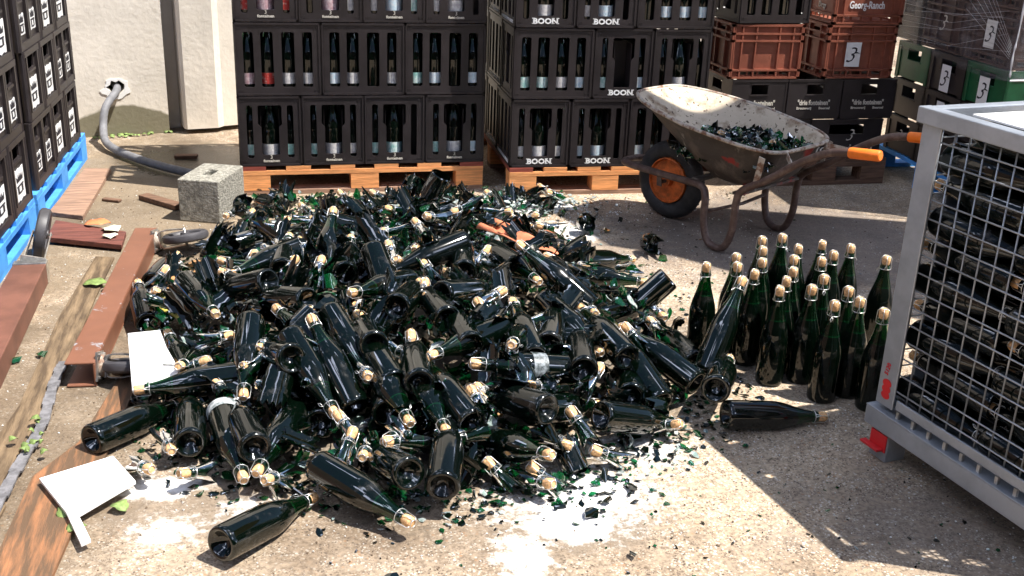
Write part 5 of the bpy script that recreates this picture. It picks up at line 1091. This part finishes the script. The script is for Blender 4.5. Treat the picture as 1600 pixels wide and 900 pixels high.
frag_place(26, ME_base, 'bottle_fragment', 'broken-off bottle bottom with jagged wall lying in the heap', 'bottle base', 'broken bottle bottoms in the heap', reg_heap, lambda x, y: hh(x, y) + 0.02)
frag_place(22, ME_base, 'bottle_fragment', 'broken-off bottle bottom among the shards before the pallets', 'bottle base', 'broken bottle bottoms before the pallets', reg_back, lambda x, y: 0.045)
for k in range(58):
    x, y, ok = reg_heap()
    while not ok: x, y, ok = reg_heap()
    a = rnd.uniform(0, 6.28); e_ = rnd.uniform(-0.3, 0.7); dv = Vector((math.cos(a) * math.cos(e_), math.sin(a) * math.cos(e_), math.sin(e_)))
    P = Vector((x, y, hh(x, y) + rnd.uniform(0.02, 0.06))); r_ = empty('broken_bottle_neck', M=axis_matrix(P - dv * 0.29, dv, k))
    tag(r_, 'small snapped corked neck half buried among the whole bottles of the heap', 'bottle neck', 'half-buried snapped necks')
    link('neck_glass', ME_neck[k % 5], r_)
    if k % 3: link('cork', ME_cork, r_); link('wire_hood', ME_hood[k % 4], r_)
    else: r_['label'] = 'small snapped neck without cork half buried among the bottles of the heap'; r_['group'] = 'uncorked snapped necks'
frag_place(110, ME_shell, 'bottle_fragment', 'large curved wall piece of a smashed bottle lying on the heap', 'bottle piece', 'large wall pieces on the heap', reg_heap, lambda x, y: hh(x, y) + rnd.uniform(0.03, 0.075))
frag_place(26, ME_shell, 'bottle_fragment', 'large curved wall piece of a smashed bottle before the pallets', 'bottle piece', 'large wall pieces before the pallets', reg_back, lambda x, y: rnd.uniform(0.02, 0.05), (0.6, 0.95))
frag_place(12, ME_tubeb, 'bottle_fragment', 'open-ended bottle body with a jagged rim in the heap', 'bottle piece', 'open bottle bodies in the heap', reg_heap, lambda x, y: hh(x, y) + 0.03)
# shards: curved plates cut from a bottle wall
def shard_geo(r_, size, rad=0.044, t=0.0032):
    n = r_.choice((4, 5, 5, 6)); a0 = r_.uniform(0, 6.28); P = []
    for k in range(n):
        a = a0 + 2 * math.pi * (k + r_.uniform(-.25, .25)) / n; q = size * r_.uniform(0.45, 1.0); P.append((q * math.cos(a) * 1.3, q * math.sin(a)))
    def bend(u, v, dr): th = v / rad; return (u, (rad + dr) * math.sin(th), (rad + dr) * math.cos(th) - rad)
    ring = []
    for k in range(n):
        a, b_ = P[k], P[(k + 1) % n]; ring.append(a); j = r_.uniform(-.12, .12) * size
        ring.append(((a[0] + b_[0]) / 2 + j, (a[1] + b_[1]) / 2 + j))
    m_ = len(ring); V = [bend(0, 0, 0)] + [bend(u * .55, v * .55, 0) for u, v in ring] + [bend(u, v, 0) for u, v in ring]
    V2 = [bend(0, 0, -t)] + [bend(u * .55, v * .55, -t) for u, v in ring] + [bend(u, v, -t) for u, v in ring]
    F = []; o = len(V)
    for k in range(m_):
        k2 = (k + 1) % m_
        F += [(0, 1 + k, 1 + k2), (1 + k, 1 + m_ + k, 1 + m_ + k2, 1 + k2), (o, o + 1 + k2, o + 1 + k), (o + 1 + k, o + 1 + k2, o + 1 + m_ + k2, o + 1 + m_ + k), (1 + m_ + k, o + 1 + m_ + k, o + 1 + m_ + k2, 1 + m_ + k2)]
    return V + V2, F
SH = []
for k in range(14):
    r_ = random.Random(300 + k); g = MB(); V, F = shard_geo(r_, r_.uniform(0.028, 0.05)); g.add(V, F); SH.append(g.mesh('glass_shard', M_shard if k % 3 else M_shardd, True, 35))
def reg_front():
    x, y = rnd.uniform(-0.35, 1.6), rnd.uniform(-3.15, -2.1); h0 = 1 - (((x - .62) / .98) ** 2 + ((y + 1.72) / 1.12) ** 2); return x, y, -0.16 < h0 < 0.16 and not (x < -0.1 and y < -2.75)
def reg_right():
    x, y = rnd.uniform(1.2, 1.85), rnd.uniform(-1.6, -0.45); return x, y, rnd.random() < 0.6 - abs(x - 1.5) * 1.0
up_z = lambda x, y: hh(x, y) + rnd.uniform(0.005, 0.05)
frag_place(80, SH, 'glass_shard', 'curved green bottle shard lying on top of the heap', 'shard', 'large shards on the heap', reg_heap, up_z)
frag_place(46, SH, 'glass_shard', 'curved green bottle shard on the ground along the front edge of the heap', 'shard', 'shards along the front edge', reg_front, lambda x, y: 0.012 + hh(x, y) * 0.6, (0.5, 1.0))
frag_place(60, SH, 'glass_shard', 'curved green bottle shard in the thin layer before the pallets', 'shard', 'shards before the pallets', reg_back, lambda x, y: rnd.uniform(0.012, 0.05), (0.6, 1.0))
frag_place(30, SH, 'glass_shard', 'green bottle shard on bare concrete between the heap and the wheelbarrow', 'shard', 'shards by the wheelbarrow', reg_right, lambda x, y: 0.012, (0.4, 0.9))
# placed pieces
def piece(me, M, name, label, cat): o = link(name, me, None, M); tag(o, label, cat); return o
piece(ME_base[1], T(1.52, -0.76, 0.05) @ RX(R(75)) @ RZ(1), 'bottle_fragment', 'bright green bottle bottom facing the viewer, between the terracotta sheet and the wheel', 'bottle base')
piece(ME_base[3], T(1.72, -1.06, 0.045) @ RX(R(80)), 'bottle_fragment', 'round green bottle bottom beyond the cork of the lying bottle', 'bottle base')
piece(ME_base[0], T(0.0, -0.30, 0.045) @ RX(R(65)) @ RY(R(20)), 'bottle_fragment', 'dark open bottle bottom lying against the concrete block', 'bottle base')
piece(ME_base[2], T(0.83, -0.13, 0.09) @ RX(R(120)) @ RY(R(-30)), 'bottle_fragment', 'green broken bottle body standing before the left pallet opening', 'bottle base')
for k, (x, y, rz, s_, w_) in enumerate(((0.87, -3.03, 0.6, 0.7, 'in the middle of the white spill'), (1.02, -2.93, 1.9, 0.8, 'at the right edge of the white spill'), (0.93, -2.98, 4, 0.55, 'in the white spill, the smaller one behind'), (0.92, -3.22, 2.2, 0.55, 'at the near edge of the white spill'), (0.33, -3.24, 1.0, 0.9, 'cut by the bottom edge of the picture'), (1.10, -2.66, 0.2, 1.0, 'standing up where the heap meets the sunlit ground'),
                                        (-0.70, -1.86, 0.5, 0.7, 'left one of the two beside the brown beam'), (-0.62, -1.83, 1.5, 0.7, 'right one of the two beside the brown beam'), (-0.71, 0.12, 0.5, 0.7, 'on the pinkish plank by the blue pallet'), (0.12, -2.72, 3.5, 1.0, 'flat sliver before the three corks'), (-0.02, -2.70, 2.0, 0.9, 'dark crescent beside the white board'))):
    piece(SH[(k * 3) % 14], T(x, y, 0.014) @ RZ(rz) @ RX(R(15)) @ Matrix.Scale(s_, 4), 'glass_shard', 'green glass shard ' + w_, 'shard')

# uncountable broken glass: small splinters through the heap, round its edges and before the pallets
r2 = random.Random(5); g = MB()
def splinter(x, y, z, size, flat=False, pale=0.0):
    V, F = shard_geo(r2, size, 0.026, 0.0026 if size > 0.01 else 0.0016)
    if flat: q = (RZ(r2.uniform(0, 6.28)) @ RX(r2.uniform(-.5, .5) + (math.pi if r2.random() < .5 else 0)) @ RY(r2.uniform(-.4, .4)))
    else: q = Quaternion((r2.gauss(0, 1), r2.gauss(0, 1), r2.gauss(0, 1), r2.gauss(0, 1))).normalized().to_matrix().to_4x4()
    w_ = 1.0 if r2.random() < pale else r2.random(); g.add(V, F, T(x, y, z) @ q, 0 if w_ < 0.36 else (1 if w_ < 0.91 else 2))
n_ = 0
while n_ < 2600:
    x, y = r2.uniform(-0.42, 1.5), r2.uniform(-2.98, -0.55); h_ = hh(x, y)
    if h_ <= 0.004 or not inside(x, y): continue
    splinter(x, y, r2.uniform(0.006, h_ * 0.92 + 0.012), r2.uniform(0.012, 0.036)); n_ += 1
for _ in range(1700):
    x, y = r2.uniform(0.0, 1.5), r2.uniform(-1.0, -0.09)
    if x > 1.15 and y < -0.5 and r2.random() < 0.8: continue
    if x < 0.28 and y < -0.7: continue
    if x > 1.0 and r2.random() < 0.45: continue
    splinter(x, y, abs(r2.gauss(0.0, 0.022)) + 0.005, r2.uniform(0.006, 0.026), r2.random() < 0.3)
for _ in range(2200):
    a = r2.uniform(0, 6.28); q = 1 + abs(r2.gauss(0, 0.09)); x = .62 + .98 * q * math.cos(a); y = -1.72 + 1.14 * q * math.sin(a)
    if x < -0.33 or y < -3.1 or (not inside(x - 0.08, y) and r2.random() < 0.85): continue
    splinter(x, y, 0.005, r2.uniform(0.003, 0.016), True)
for _ in range(420):
    splinter(r2.gauss(1.22, 0.22), r2.gauss(-0.33, 0.09), 0.008 + abs(r2.gauss(0, .01)), r2.uniform(0.006, 0.022), True, 0.75)
for _ in range(260):
    splinter(r2.uniform(1.3, 2.6), r2.uniform(-1.7, -0.2), 0.003, r2.uniform(0.002, 0.009), True)
for _ in range(150):
    splinter(r2.uniform(0.2, 1.9), r2.uniform(-3.4, -2.7), 0.003, r2.uniform(0.002, 0.008), True)
o = g.build('broken_glass', [M_shard, M_shardd, M_shardp]); tag(o, 'countless small dark green glass splinters through and around the heap', None, None, 'stuff')
# pale crumbs: glass grit and flakes
g = MB()
for _ in range(3800):
    w_ = r2.random()
    if w_ < 0.30: x, y = r2.gauss(1.2, 0.35), r2.gauss(-0.38, 0.18)
    elif w_ < 0.55: x, y = r2.uniform(-0.4, 2.0), r2.uniform(-3.4, -2.5)
    elif w_ < 0.75: x, y = r2.uniform(1.3, 3.2), r2.uniform(-2.2, -0.2)
    else: x, y = r2.uniform(-0.75, 0.2), r2.uniform(-2.6, 0.2)
    s_ = r2.uniform(0.0012, 0.0042) * (1.5 if w_ < 0.3 else 1); M = T(x, y, s_ * 0.6) @ RZ(r2.uniform(0, 3)) @ RX(r2.uniform(0, 1))
    g.add([(s_, 0, 0), (-s_ * .6, s_ * .8, 0), (-s_ * .5, -s_ * .9, 0), (0, 0, s_ * .8), (0, 0, -s_ * .5)], [(0, 1, 3), (1, 2, 3), (2, 0, 3), (1, 0, 4), (2, 1, 4), (0, 2, 4)], M, 0 if r2.random() < .7 else 1)
tag(g.build('glass_grit', [mat('pale_grit', (0.75, 0.74, 0.70), 0.4), mat('brown_grit', (0.16, 0.11, 0.07), 0.8)]), 'pale grit and crumbs scattered over the concrete', None, None, 'stuff')
# load of the wheelbarrow
g = MB()
for _ in range(620):
    X = r2.uniform(-0.17, 0.32); Y = r2.uniform(-0.20, 0.20); Z = 0.405 + 0.065 * (1 - (Y / 0.2) ** 2) + r2.uniform(-0.02, 0.02) - 0.02 * (X > 0.15)
    P = WB @ Vector((X, Y, Z)); splinter(P.x, P.y, P.z, r2.uniform(0.012, 0.038))
tag(g.build('broken_glass', [M_shard, M_shardd, M_shardp]), 'dark green glass splinters filling the bottom of the wheelbarrow tray', None, None, 'stuff')
for k, (X, Y, Z, dx, dy, dz) in enumerate(((0.17, 0.04, 0.465, 0.2, 0.8, 0.4), (-0.11, 0.06, 0.48, -0.2, 0.8, 0.5))):
    P = WB @ Vector((X, Y, Z)); d = (WB.to_3x3() @ Vector((dx, dy, dz))).normalized(); r_ = empty('broken_bottle_neck', M=axis_matrix(P - d * 0.31, d, k))
    tag(r_, 'corked bottle neck lying in the wheelbarrow, %s' % ['nearer the nose', 'nearer the grips'][k], 'bottle neck', 'necks in the wheelbarrow')
    link('neck_glass', ME_neck[k], r_); link('cork', ME_cork, r_); link('wire_hood', ME_hood[k], r_)
bpy.context.view_layer.update()
